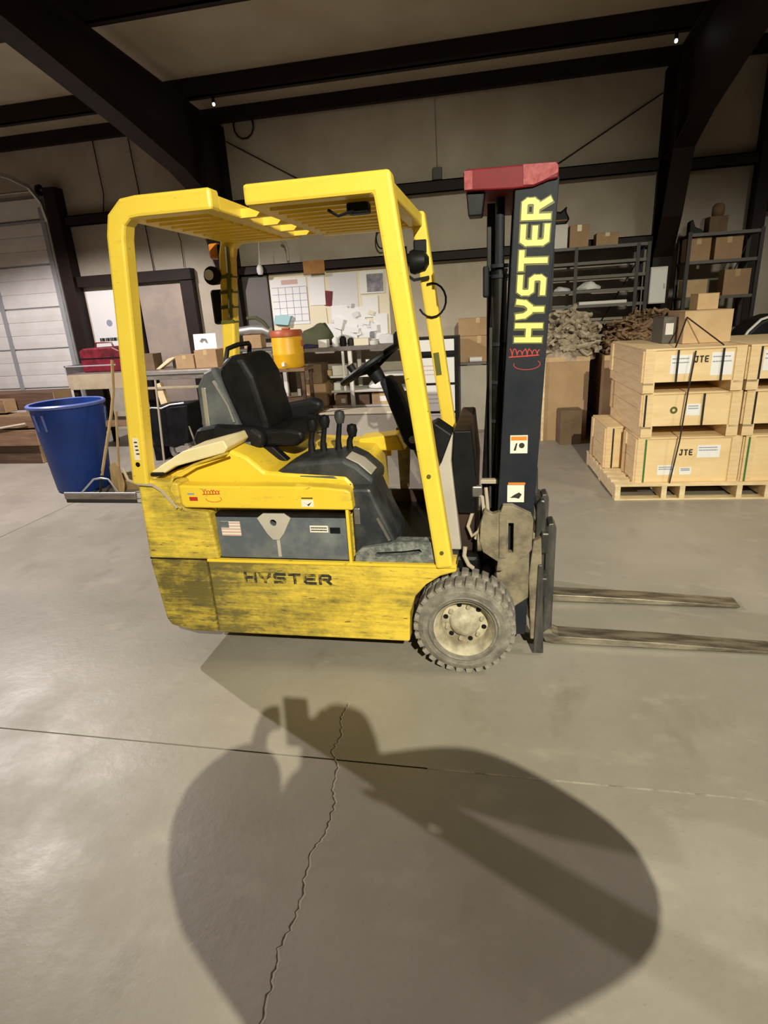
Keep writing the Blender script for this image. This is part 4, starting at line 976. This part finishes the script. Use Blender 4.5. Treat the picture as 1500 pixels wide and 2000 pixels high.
timber('thick brown timber on top of the stack behind the barrel', -8.0,-5.40,4.22,4.56,.64,.86,'timber', .0)
timber('light edged timber lying highest on the stack', -8.0,-5.95,4.0,4.20,.64,.80,'timber2', .0)
strap('banding_wire', [(-6.6,3.88,.40),(-6.0,3.885,.47),(-5.6,3.89,.52)], 'pale banding strap across the timber stack', 'hose', .03)
# ------------------------------------------------------------------ left work bench and what stands on it
wb = thing('steel_work_bench', 'long steel work bench with beige apron behind the blue barrel', 'work bench', (-4.4,4.9,0))
MB().box(-5.46,-3.28,4.62,5.30,.985,1.03).build('bench_top', M['bench_metal'], wb, bevel=.006)
MB().box(-5.45,-4.58,4.60,4.62,.83,1.02).build('apron', M['bench_beige'], wb, bevel=.004)
MB().box(-4.56,-3.29,4.60,4.62,.92,1.02).build('apron', M['bench_metal'], wb, bevel=.004)
MB().box(-4.56,-3.29,4.585,4.60,.985,1.0).build('edge_angle', M['gtrack'], wb)
MB().box(-4.56,-3.29,4.61,4.66,.80,.83).build('lower_rail', M['bench_beige'], wb, bevel=.004)
for x in (-5.42,-4.6,-3.36):
    for y in (4.63,5.22): MB().box(x,x+.06,y,y+.06,0,.985).build('leg', M['steel_brown'], wb)
MB().box(-5.40,-3.32,4.66,5.26,.32,.36).build('lower_shelf', M['timber2'], wb)
MB().box(-5.46,-5.44,4.60,5.2,1.03,1.14).box(-5.46,-4.7,4.60,4.605,1.125,1.14).build('side_rail', M['ggrey'], wb)
MB().prism([(-4.14,.32),(-4.22,.86),(-4.14,.88),(-4.02,.34)], 4.63,4.70).build('brace_board', M['wood_pallet'], wb, bevel=.004)
MB().box(-3.9,-3.36,4.60,4.64,.56,.61).build('mid_rail', M['timber2'], wb, bevel=.004)
rt_ = thing('crimson_toolbox', 'crimson plastic case standing on the steel work bench', 'case', (-5.0,4.95,1.03))
MB().prism([(-5.36,1.032),(-5.37,1.30),(-5.30,1.34),(-4.86,1.35),(-4.76,1.30),(-4.76,1.032)], 4.82,5.1).build('case_body', M['crimson'], rt_, bevel=.02)
MB().tube([(-5.2,4.96,1.34),(-5.18,4.96,1.40),(-4.95,4.96,1.40),(-4.93,4.96,1.345)], .012, 6).build('carry_handle', M['crimson'], rt_, smooth=True)
MB().box(-5.36,-4.77,4.815,4.82,1.20,1.215).build('seam', M['black'], rt_)
carton('cardboard_box', 'dark open carton on the work bench beside the near rear leg', -4.42, 4.95, 1.03, .22, .25, .20, 'card_dark', .1, None, False)
carton('cardboard_box', 'plain cardboard carton on the work bench left of the black banded one', -3.84, 4.95, 1.03, .26, .3, .165, 'card')
cb2 = carton('cardboard_box', 'olive brown carton on the bench end below the work lamp', -3.54, 4.95, 1.03, .30, .3, .22, 'card')
tag(MB().prism([(-4.30,1.032),(-4.10,1.16),(-4.02,1.18),(-4.0,1.165),(-4.12,1.10),(-4.24,1.032)], 4.85,4.93).build('planed_offcut', M['wood_pallet'], None, bevel=.004), 'pale wooden offcut leaning on the work bench', 'offcut')
tag(MB().lathe([(.05,0),(.05,.10),(.04,.11),(.001,.11)], (-4.12,5.08,1.03), 'Z', 16).build('tin_can', M['shelf_dark'], None, smooth=True), 'dark tin can behind the pale offcut on the bench', 'can')
sg = thing('paper_sign', 'white sign with a dark swirl standing on the bench end', 'sign', (-3.70,5.12,1.19), 0)
MB().prism([(5.11,1.197),(5.125,1.44),(5.131,1.44),(5.116,1.197)], -3.84,-3.52, 'X').build('sheet', M['paper'], sg)
MB().ribbon([(-3.74,1.34),(-3.71,1.375),(-3.67,1.37),(-3.655,1.33)], .018, 5.100,5.113).build('swirl', M['photo_dark'], sg)
MB().box(-3.70,-3.66,5.135,5.16,1.032,1.42).build('stand', M['shelf_edge'], sg)
bg = thing('wheeled_bin', 'black wheeled bin with a pale liner edge under the bench', 'bin', (-3.78,4.2,0))
MB().prism([(-4.0,.20),(-4.05,.60),(-3.93,.66),(-3.46,.69),(-3.52,.22),(-3.72,.16)], 4.02,4.40).build('bin_body', M['black'], bg, bevel=.03)
MB().tube([(-4.04,4.03,.61),(-3.93,4.02,.655),(-3.80,4.02,.645),(-3.68,4.02,.685),(-3.50,4.02,.70)], .010, 6).build('liner_edge', M['gtrack'], bg, smooth=True)
MB().lathe([(.09,-.025),(.135,-.03),(.14,0),(.135,.03),(.09,.025)], (-3.66,4.06,.14), 'Y', 24, close=True).build('wheel', M['rubber'], bg, smooth=True)
MB().tube([(-3.50,4.05,.42),(-3.42,4.05,.08)], .012, 6).build('stay', M['bench_metal'], bg, smooth=True)
MB().box(-4.02,-3.92,4.05,4.36,.0,.20).build('foot', M['black'], bg)
MB().tube([(-4.06,4.0,.45),(-4.08,3.98,.30),(-4.0,3.98,.22),(-4.03,3.98,.14)], .008, 6).build('hang_cord', M['gtrack'], bg, smooth=True)
# ------------------------------------------------------------------ notice wall and back bench
nb_ = thing('back_work_bench', 'back work bench with dark top and open white shelves', 'work bench', (-1.85,5.7,0))
MB().box(-2.80,-.93,5.40,6.02,1.125,1.175).build('bench_top', M['benchtop'], nb_, bevel=.005)
for x in (-2.76,-1.83,-.99):
    for y in (5.42,5.94): MB().box(x,x+.05,y,y+.05,0,1.125).build('leg', M['card_white'], nb_)
MB().box(-1.915,-1.885,5.42,5.45,.60,1.125).build('slim_post', M['card_white'], nb_)
for z in (.40,.60,.80):
    MB().box(-2.10,-1.0,5.43,5.98,z-.025,z).build('shelf_board', M['card_white'], nb_, bevel=.003)
MB().box(-2.74,-2.12,5.46,5.98,.35,.40).build('shelf_board', M['timber2'], nb_)
pw = thing('low_platform', 'low light grey board platform before the back bench', 'platform', (-1.6,5.1,0))
MB().box(-2.15,-1.08,5.0,5.36,.0,.355).build('platform_body', M['plinth'], pw, bevel=.006)
MB().box(-2.17,-1.06,4.985,5.37,.355,.38).build('platform_top', M['paper_cream'], pw, bevel=.004)
for i, (lab, x, y, z, w_, d_, h_, mm, sh_) in enumerate((
 ('white carton with a dark print line on the upper white shelf', -1.98, 5.62, .801, .20, .25, .13, 'card_white', None),
 ('brown carton under the dark bench top beside the cooler', -2.35, 5.65, .401, .34, .4, .30, 'card', None),
 ('dark brown carton on the brown one beside the cooler', -2.38, 5.65, .702, .30, .35, .26, 'card_dark', None),
 ('small white box on the middle white shelf', -2.03, 5.6, .601, .09, .2, .10, 'card_white', None),
 ('brown carton on the lowest white shelf beside the slim post', -1.98, 5.62, .401, .17, .3, .14, 'card', (.0,.03,.06,.06)),
 ('pale carton with a white label on the lowest white shelf', -1.42, 5.62, .401, .26, .3, .15, 'card_pale', (-.02,.04,.09,.07)),
 ('dark carton on the lowest white shelf next to the pale one', -1.66, 5.62, .401, .15, .3, .14, 'card_dark', None),
 ('small salmon box at the shelf end near the cooler', -2.13, 5.60, .801, .06, .15, .07, 'card_pale', None))):
    carton('cardboard_box', lab, x, y, z, w_, d_, h_, mm, 0, None, False, sh_)
bag('plastic_bag', 'crumpled white plastic bag on the middle white shelf', -1.45, 5.62, .60, .17, .12, .13, 'paper', seed=3)
tag(MB().lathe([(.05,0),(.055,.01),(.055,.12),(.03,.15),(.03,.19),(.001,.19)], (-1.60,5.58,.80), 'Z', 16).build('spray_bottle', M['white'], None, smooth=True), 'white bottle on the upper white shelf', 'bottle')
# water cooler
wcx, wcy = -2.52, 5.06
ws_ = thing('cooler_stand', 'small brown wooden stand under the yellow water cooler', 'stand', (wcx,wcy,0))
MB().box(wcx-.24,wcx+.26,wcy-.2,wcy+.2,.93,.97).build('stand_top', M['timber2'], ws_, bevel=.004)
for sx in (-.22,.20):
    for sy in (-.18,.14): MB().box(wcx+sx,wcx+sx+.04,wcy+sy,wcy+sy+.04,0,.93).build('leg', M['timber'], ws_)
MB().box(wcx-.2,wcx+.22,wcy-.16,wcy+.16,.55,.58).build('shelf_board', M['timber2'], ws_)
wco = thing('water_cooler', 'yellow round water cooler with a red-orange lid', 'cooler', (wcx,wcy,.972))
MB().lathe([(.001,0),(.185,0),(.195,.02),(.197,.15),(.201,.16),(.201,.18),(.197,.19),(.197,.36),(.188,.385),(.001,.385)], (wcx,wcy,.972), 'Z', 32).build('cooler_body', M['cooler'], wco, smooth=True)
MB().lathe([(.001,.0),(.205,0),(.207,.05),(.19,.075),(.001,.08)], (wcx,wcy,1.357), 'Z', 32).build('cooler_lid', M['cooler_lid'], wco, smooth=True)
MB().box(wcx-.05,wcx+.05,wcy-.03,wcy+.03,1.437,1.46).build('lid_grip', M['cooler_lid'], wco, bevel=.006)
MB().box(wcx-.02,wcx+.02,wcy-.24,wcy-.19,1.0,1.05).build('spigot', M['white'], wco, bevel=.006)
MB().box(wcx+.19,wcx+.21,wcy-.04,wcy+.04,1.23,1.30).build('side_handle', M['cooler_lid'], wco, bevel=.004)
# things on the back bench top
zb = 1.176
bag('dark_jacket', 'dark olive cloth bundle on the back bench behind the cooler', -2.32, 5.75, zb, .24, .16, .30, 'olive', 'cloth', 6)
bag('violet_cloth', 'dark violet cloth hanging off the back bench edge', -2.40, 5.46, 1.176, .16, .05, .05, 'purple', 'cloth', 7)
carton('parts_box', 'white parts box on the back bench beside the olive bundle', -2.16, 5.48, zb, .12, .13, .10, 'card_white', 0, None, False)
for i, (x, m_, h_, r_, lab) in enumerate(((-2.02,'white',.12,.045,'white plastic jar on back bench beside the parts box'),(-1.93,'black',.13,.045,'black oil can on the back bench'),(-1.835,'shelf_dark',.10,.045,'dark grey tin on the back bench'),(-1.49,'card_white',.06,.06,'white round tub on the back bench'),(-1.18,'black',.15,.06,'black canister at the back bench end'),(-1.08,'crimson',.10,.045,'crimson tin at the back bench end'))):
    tag(MB().lathe([(r_*.9,0),(r_,.01),(r_,h_*.8),(r_*.6,h_*.92),(r_*.6,h_),(.001,h_)], (x,5.55+.06*(i%3),zb), 'Z', 16).build('jar' if i != 1 else 'oil_can', M[m_], None, smooth=True), lab, 'container')
carton('cardboard_box', 'pale small carton on the back bench under the papers', -1.66, 5.62, zb, .20, .2, .09, 'paper_cream', 0, None, False)
tag(MB().prism([(-1.45,zb),(-1.46,zb+.11),(-1.30,zb+.12),(-1.17,zb+.06),(-1.17,zb)], 5.70,5.90).build('paper_tray', M['paper_grey'], None, bevel=.008), 'pale grey paper tray on the back bench', 'tray')
# bench vice and pipe parts between the column and the cooler
vs = thing('pipe_elbow', 'pale curved pipe elbow standing behind the seat', 'pipe', (-3.1,5.6,1.1))
MB().tube([(-3.40,5.6,1.43),(-3.20,5.6,1.45),(-3.04,5.6,1.44),(-2.95,5.6,1.40)], .06, 12).build('pipe', M['gtrack'], vs, smooth=True)
MB().tube([(-3.25,5.58,1.60),(-3.12,5.58,1.60),(-3.02,5.58,1.54),(-2.96,5.58,1.45)], .025, 10).build('elbow', M['olive'], vs, smooth=True)
MB().box(-3.32,-3.06,5.52,5.70,1.20,1.38).build('flange', M['card'], vs, bevel=.01)
cab = thing('small_cabinet', 'low grey cabinet under the pipe elbow', 'cabinet', (-3.15,5.7,0))
MB().box(-3.45,-2.88,5.45,5.98,0,1.195).build('cabinet_body', M['shelf_edge'], cab, bevel=.006)
MB().box(-3.44,-3.17,5.437,5.45,.04,1.16).build('cabinet_door', M['bench_metal'], cab, bevel=.004)
MB().box(-3.16,-2.89,5.437,5.45,.04,1.16).build('cabinet_door', M['bench_metal'], cab, bevel=.004)
tag(MB().prism([(-3.06,1.50),(-3.02,1.62),(-2.78,1.60),(-2.84,1.47)], 6.05,6.12).build('light_blue_tray', M['lightblue'], None, bevel=.006), 'light blue tray leaning on the wall under the calendar', 'tray')
# hanging pull lamp
pll = thing('hanging_lamp', 'white pull lamp hanging on a cord over the cooler', 'lamp', (-3.14,5.98,2.15))
MB().tube([(-3.10,5.98,2.75),(-3.135,5.98,2.30)], .006, 6).build('cord', M['white'], pll, smooth=True)
MB().lathe([(.001,-.06),(.03,-.055),(.045,-.02),(.045,.03),(.03,.06),(.012,.075),(.001,.076)], (-3.14,5.98,2.22), 'Z', 16).build('lamp_body', M['white'], pll, smooth=True)
hk = thing('wall_hook', 'pale S-shaped hook on the girt beside the hanging lamp', 'hook', (-2.72,6.0,2.3))
MB().tube([(-2.72,6.01,2.32),(-2.72,6.0,2.46),(-2.74,5.99,2.54),(-2.79,5.99,2.57)], .02, 8).build('hook', M['hose'], hk, smooth=True)
rod('cable_loop', [(-1.36,6.03,2.28),(-1.35,6.0,2.40)]+[(-1.40+.07*math.cos(t*.5), 5.98, 2.50+.13*math.sin(t*.5)) for t in range(0,11)], 'dark loop of cable hanging from the girt by the front leg', .010, 'black', 'cable')
MBv = MB().box(-3.48,-3.10,6.10,6.165,1.30,2.16)
tag(MBv.build('grey_panel', M['shelf_edge'], None, bevel=.004), 'grey metal panel on the wall left of the calendar', 'panel')
# notice board with calendar, frames and sheets
nbd = thing('notice_board', 'large pale notice board with brown top rail', 'notice board', (-2.2,6.14,1.2))
MB().box(-3.08,-1.36,6.125,6.17,1.19,2.165).build('board', M['paper_cream'], nbd)
MB().box(-2.22,-1.36,6.09,6.125,2.14,2.165).box(-2.22,-1.36,6.10,6.125,2.165,2.285).build('top_rail', M['cork'], nbd)
yy = 6.122
def sheet(name, label, x0, x1, z0, z1, m, y=yy, tilt=0, group=None, cat='paper'):
    cxx, czz = (x0+x1)/2, (z0+z1)/2
    mb = MB().box(x0,x1,y-.002,y,z0,z1)
    c_, s_ = math.cos(tilt), math.sin(tilt)
    mb.xf(lambda p: Vector((cxx+(p.x-cxx)*c_-(p.z-czz)*s_, p.y, czz+(p.x-cxx)*s_+(p.z-czz)*c_)))
    return tag(mb.build(name, M[m], None), label, cat, group)
cal = thing('wall_calendar', 'big white planner sheet with blue grid lines on the board', 'calendar', (-2.82,6.12,1.5))
MB().box(-3.07,-2.53,6.116,6.124,1.48,2.10).build('sheet', M['paper'], cal)
for k in range(5): MB().box(-2.96+.106*k,-2.954+.106*k,6.1135,6.116,1.52,1.98).build('grid_line', M['ink'], cal)
for k in range(6): MB().box(-3.05,-2.54,6.1135,6.116,1.52+.092*k,1.526+.092*k).build('grid_line', M['ink'], cal)
MB().box(-2.90,-2.66,6.113,6.116,2.02,2.08).build('heading', M['decal_pink'], cal)
sheet('brown_card', 'orange-brown square card fixed over the lower girt', -2.525,-2.22,2.13,2.30,'brown_card', 6.025, 0, None, 'card')
sheet('printed_chart', 'tall grey printed chart on the notice board', -2.20,-1.80,1.62,2.12,'paper_grey', 6.121)
fr = thing('picture_frame', 'framed dark photograph at the right of the notice board', 'picture', (-1.6,6.11,1.8))
MB().box(-1.76,-1.42,6.105,6.124,1.83,2.12).build('frame', M['white'], fr)
MB().box(-1.66,-1.43,6.101,6.105,1.85,2.08).build('photograph', M['photo_dark'], fr)
sheet('small_picture', 'small dark red picture pinned between the sheets', -2.28,-2.17,1.70,1.90,'crimson', 6.117, -.15, None, 'picture')
sheet('cream_note', 'cream note with a brown edge below the brown card', -2.50,-2.27,1.45,1.68,'paper_cream', 6.116, .03)
rnd = random.Random(11)
base_specs = [(-2.50,-2.27,1.72,2.10),(-2.20,-1.95,1.42,1.70),(-1.96,-1.72,1.40,1.66),(-1.74,-1.52,1.52,1.80),(-1.60,-1.40,1.28,1.56),(-2.30,-2.08,1.24,1.46),(-2.06,-1.84,1.21,1.44),(-1.82,-1.60,1.22,1.45),(-1.62,-1.42,1.22,1.30)]
yk = 6.119
SL = ['tall white sheet beside the planner under the brown card', 'white sheet directly below the tall printed chart', 'tilted white sheet overlapping the foot of printed chart', 'white sheet just below the framed dark photograph', 'white sheet hanging lowest under the framed photograph', 'white sheet below the small dark red picture', 'white sheet low on the board above the pale carton', 'white sheet low on the board above the white tub', 'narrow white strip of paper just above the paper tray']
for i, (a, b_, c_, d_) in enumerate(base_specs):
    yk -= .0024
    sheet('paper_sheet', SL[i], a, b_, c_, d_, 'paper', yk, rnd.uniform(-.12,.12), 'sheets pinned to the notice board')
for i in range(14):
    yk -= .0024
    x = rnd.uniform(-2.22,-1.55); z = rnd.uniform(1.24,1.68); w_ = rnd.uniform(.05,.13)
    sheet('small_note', 'small note or tag pinned over the white sheets', x, x+w_, z, z+w_*rnd.uniform(.6,1.4), rnd.choice(['paper','paper_grey','paper_cream','photo_dark','paper_grey','paper']), yk, rnd.uniform(-.4,.4), 'small notes on the notice board')
# wall sign by the garage post
sgn_ = thing('wall_sign', 'white wall sign with dark lettering beside the garage jamb', 'sign', (-5.8,6.16,1.3))
MB().box(-6.06,-5.40,6.165,6.186,1.20,2.12).build('sign_panel', M['white'], sgn_)
dots((-5.98,6.165,1.37), X3, Z3, .42, 1, .08, .05, seed=8).build('print', M['decal_black'], sgn_)
MB().lathe([(.001,-.002),(.05,-.002),(.05,0),(.001,0)], (-5.76,6.165,1.65), 'Y', 16).build('emblem', M['ink'], sgn_)
# white drawer cabinet with black edging
wcb = thing('white_drawer_cabinet', 'white cabinet of stacked bins with black edges behind the far leg', 'cabinet', (-.62,5.35,0))
MB().box(-.90,-.36,5.22,5.60,.0,1.245).build('cabinet_body', M['black'], wcb, bevel=.004)
for z0_, z1_ in ((.06,.30),(.33,.66),(.69,1.0),(1.08,1.22)):
    q = MB().box(-.90,-.41,5.205,5.22,z0_,z1_).build('drawer_front', M['white'], wcb, bevel=.004)
    if z1_ < 1.05:
        dots((-.80,5.205,z0_+.08), X3, Z3, .25, 3, .16, .012, seed=int(z0_*30)).build('print', M['decal_pink'], q)
MB().box(-.90,-.41,5.20,5.205,1.03,1.075).build('black_stripe', M['black'], wcb)
# cartons on a plank by the wall, pale board leaning below
pls = thing('plank_table', 'narrow plank table with stacked cartons beside the mast', 'table', (-.1,5.85,0))
MB().box(-.48,.62,5.62,6.02,.86,.89).build('table_top', M['benchtop'], pls, bevel=.003)
for x in (-.46,.56):
    for y in (5.64,5.95): MB().box(x,x+.05,y,y+.05,0,.86).build('leg', M['black_metal'], pls)
MB().box(-.44,.58,5.60,5.62,.0,.85).build('pale_front_board', M['plinth'], pls, bevel=.004)
carton('cardboard_box', 'wide brown carton at the bottom of the pair on the plank table', -.12, 5.82, .89, .56, .3, .33, 'card')
carton('cardboard_box', 'brown carton on top of the pair on the plank table', -.14, 5.82, 1.222, .50, .28, .22, 'card', .03)
carton('cardboard_box', 'brown carton behind the mast on the plank table', .40, 5.82, .89, .34, .3, .45, 'card')
rl2 = thing('paper_roll', 'white paper roll on the plank table', 'roll', (-.16,5.65,.89))
# ------------------------------------------------------------------ the person taking the picture
def person():
    t = thing('person', 'person in dark jacket and jeans holding a phone up', 'person', (0.38,-2.68,0))
    o = Vector((0.38,-2.68,0))
    # joints
    J = [(0,0,.96,.18,.13),(0,.0,1.12,.23,.16),(0,-.01,1.30,.26,.17),(0,-.01,1.42,.22,.15),(0,.01,1.50,.12,.11),(0,.02,1.57,.09,.09)]
    V_, E_, Rr = [], [], []
    def chain(pts, start=None):
        prev = start
        for x, y, z, ra, rb in pts:
            V_.append((x,y,z)); Rr.append((ra,rb)); i = len(V_)-1
            if prev is not None: E_.append((prev,i))
            prev = i
        return prev
    chain(J)
    for s in (-1,1):
        chain([(s*.10,0,.90,.10,.10),(s*.12,.02,.70,.088,.088),(s*.125,.03,.49,.062,.062),(s*.13,.0,.28,.058,.058),(s*.135,-.02,.10,.042,.042)], 0)
    hand = []
    for s in (-1,1):
        tip = Vector((CAM.x-o.x+s*.075, CAM.y-o.y-.055, CAM.z-.045))
        e = chain([(s*.21,0,1.43,.13,.13),(s*.33,.08,1.40,.13,.13),((-.42 if s < 0 else .52),.20,1.37 if s < 0 else 1.34,.11,.11),((-.32 if s < 0 else .22),.29,1.45,.105,.105),(tip.x+s*.02,tip.y-.10,tip.z-.07,.032,.032)], 3)
        hand.append((s, tip))
    me = bpy.data.meshes.new('body'); me.from_pydata(V_, E_, []); me.update()
    ob = bpy.data.objects.new('body', me); COL.objects.link(ob); ob.parent = t
    sm = ob.modifiers.new('skin', 'SKIN'); sm.use_smooth_shade = True
    if not me.skin_vertices: 
        bpy.context.view_layer.objects.active = ob; bpy.ops.mesh.customdata_skin_add()
    for i, sv in enumerate(me.skin_vertices[0].data):
        sv.radius = Rr[i]; sv.use_root = (i == 0)
    su = ob.modifiers.new('sub', 'SUBSURF'); su.levels = 2; su.render_levels = 2
    me.materials.append(M['jacket'])
    W0 = WORLD[t]
    WORLD[t] = Vector((0,0,0))
    # head with face
    hb_ = MB().lathe([(.001,-.13),(.05,-.12),(.068,-.08),(.078,-.02),(.082,.04),(.074,.09),(.045,.122),(.001,.132)], (0,0,0), 'Z', 20).xf(lambda p: Vector((p.x*.95, p.y*1.2+.04+(.012 if p.y > .05 and -.05 < p.z < .02 else 0), p.z+1.655)))
    hd = hb_.build('head', M['skin'], t, smooth=True)
    MB().prism([(.115,1.60),(.165,1.615),(.15,1.66),(.13,1.69)], -.014,.014,'X').build('nose', M['skin'], hd, bevel=.005)
    for s in (-1,1):
        MB().lathe([(.001,-.008),(.012,0),(.001,.008)], (s*.032,.128,1.668), 'Y', 10).build('eye', M['white'], hd, smooth=True)
        MB().box(s*.082-.008,s*.082+.008,.02,.055,1.63,1.69).build('ear', M['skin'], hd, bevel=.006)
    MB().box(-.024,.024,.125,.137,1.575,1.584).build('mouth', M['crimson'], hd, bevel=.003)
    MB().lathe([(.089,-.01),(.093,.04),(.084,.095),(.05,.132),(.001,.142)], (0,0,0), 'Z', 20, cap=False).xf(lambda p: Vector((p.x, p.y*1.18+.022, p.z+1.655+(.03 if p.y > .04 else -.035 if p.y < -.03 else 0)))).build('hair', M['hair'], t, smooth=True)
    MB().lathe([(.20,1.42),(.19,1.50),(.165,1.58),(.13,1.66),(.11,1.66),(.13,1.56),(.15,1.45)], (0,-.02,0), 'Z', 20, close=True).build('hood', M['jacket'], t, smooth=True)
    for s in (-1,1):
        MB().prism([(-.09,0),(-.10,.07),(-.02,.10),(.06,.08),(.17,.04),(.18,0)], s*.135-.045,s*.135+.045,'X').build('shoe', M['black'], t, bevel=.02, seg=3)
        MB().tube([(s*.10,0,.92),(s*.12,.02,.70),(s*.125,.03,.49),(s*.13,.0,.28),(s*.135,-.02,.075)], [.125,.105,.08,.075,.07], 14).build('trouser_leg', M['jeans'], t, smooth=True)
    for s, tip in hand:
        MB().obox(tip+Vector((s*.012,-.045,-.035)), (.03,.08,.075), Matrix.Rotation(-s*.2,3,'Z')).build('palm', M['skin'], t, bevel=.012, seg=3)
        for k in range(4):
            z = tip.z-.055+.019*k; l = (.9,1.0,1.05,.92)[k]
            MB().tube([Vector((tip.x+s*.018,tip.y-.012,z)),Vector((tip.x+s*.02,tip.y+.02*l,z+.004)),Vector((tip.x+s*.004,tip.y+.036*l,z+.006)),Vector((tip.x-s*.016,tip.y+.036,z+.006))], [.0095,.009,.0085,.0075], 8).build('finger', M['skin'], t, smooth=True)
        MB().tube([Vector((tip.x+s*.006,tip.y-.06,tip.z-.02)),Vector((tip.x-s*.012,tip.y-.03,tip.z+.002)),Vector((tip.x-s*.03,tip.y-.004,tip.z+.012))], [.012,.011,.009], 8).build('thumb', M['skin'], t, smooth=True)
    WORLD[t] = W0
    ph = thing('phone', 'black phone held upright in both hands', 'phone', (CAM.x, CAM.y-.05, CAM.z-.13))
    MB().box(CAM.x-.036,CAM.x+.036,CAM.y-.045,CAM.y-.037,CAM.z-.13,CAM.z+.02).build('phone_body', M['black'], ph, bevel=.003)
    MB().box(CAM.x-.033,CAM.x+.033,CAM.y-.0465,CAM.y-.045,CAM.z-.126,CAM.z+.016).build('screen', M['photo_dark'], ph)
person()
# the little paper roll belongs on its table
MB().tube([(-.24,5.634,.925),(-.08,5.634,.925)], .034, 12).build('roll_body', M['paper'], rl2, smooth=True)
MB().tube([(-.245,5.634,.925),(-.075,5.634,.925)], .012, 10).build('roll_core', M['card_dark'], rl2, smooth=True)

_fix()
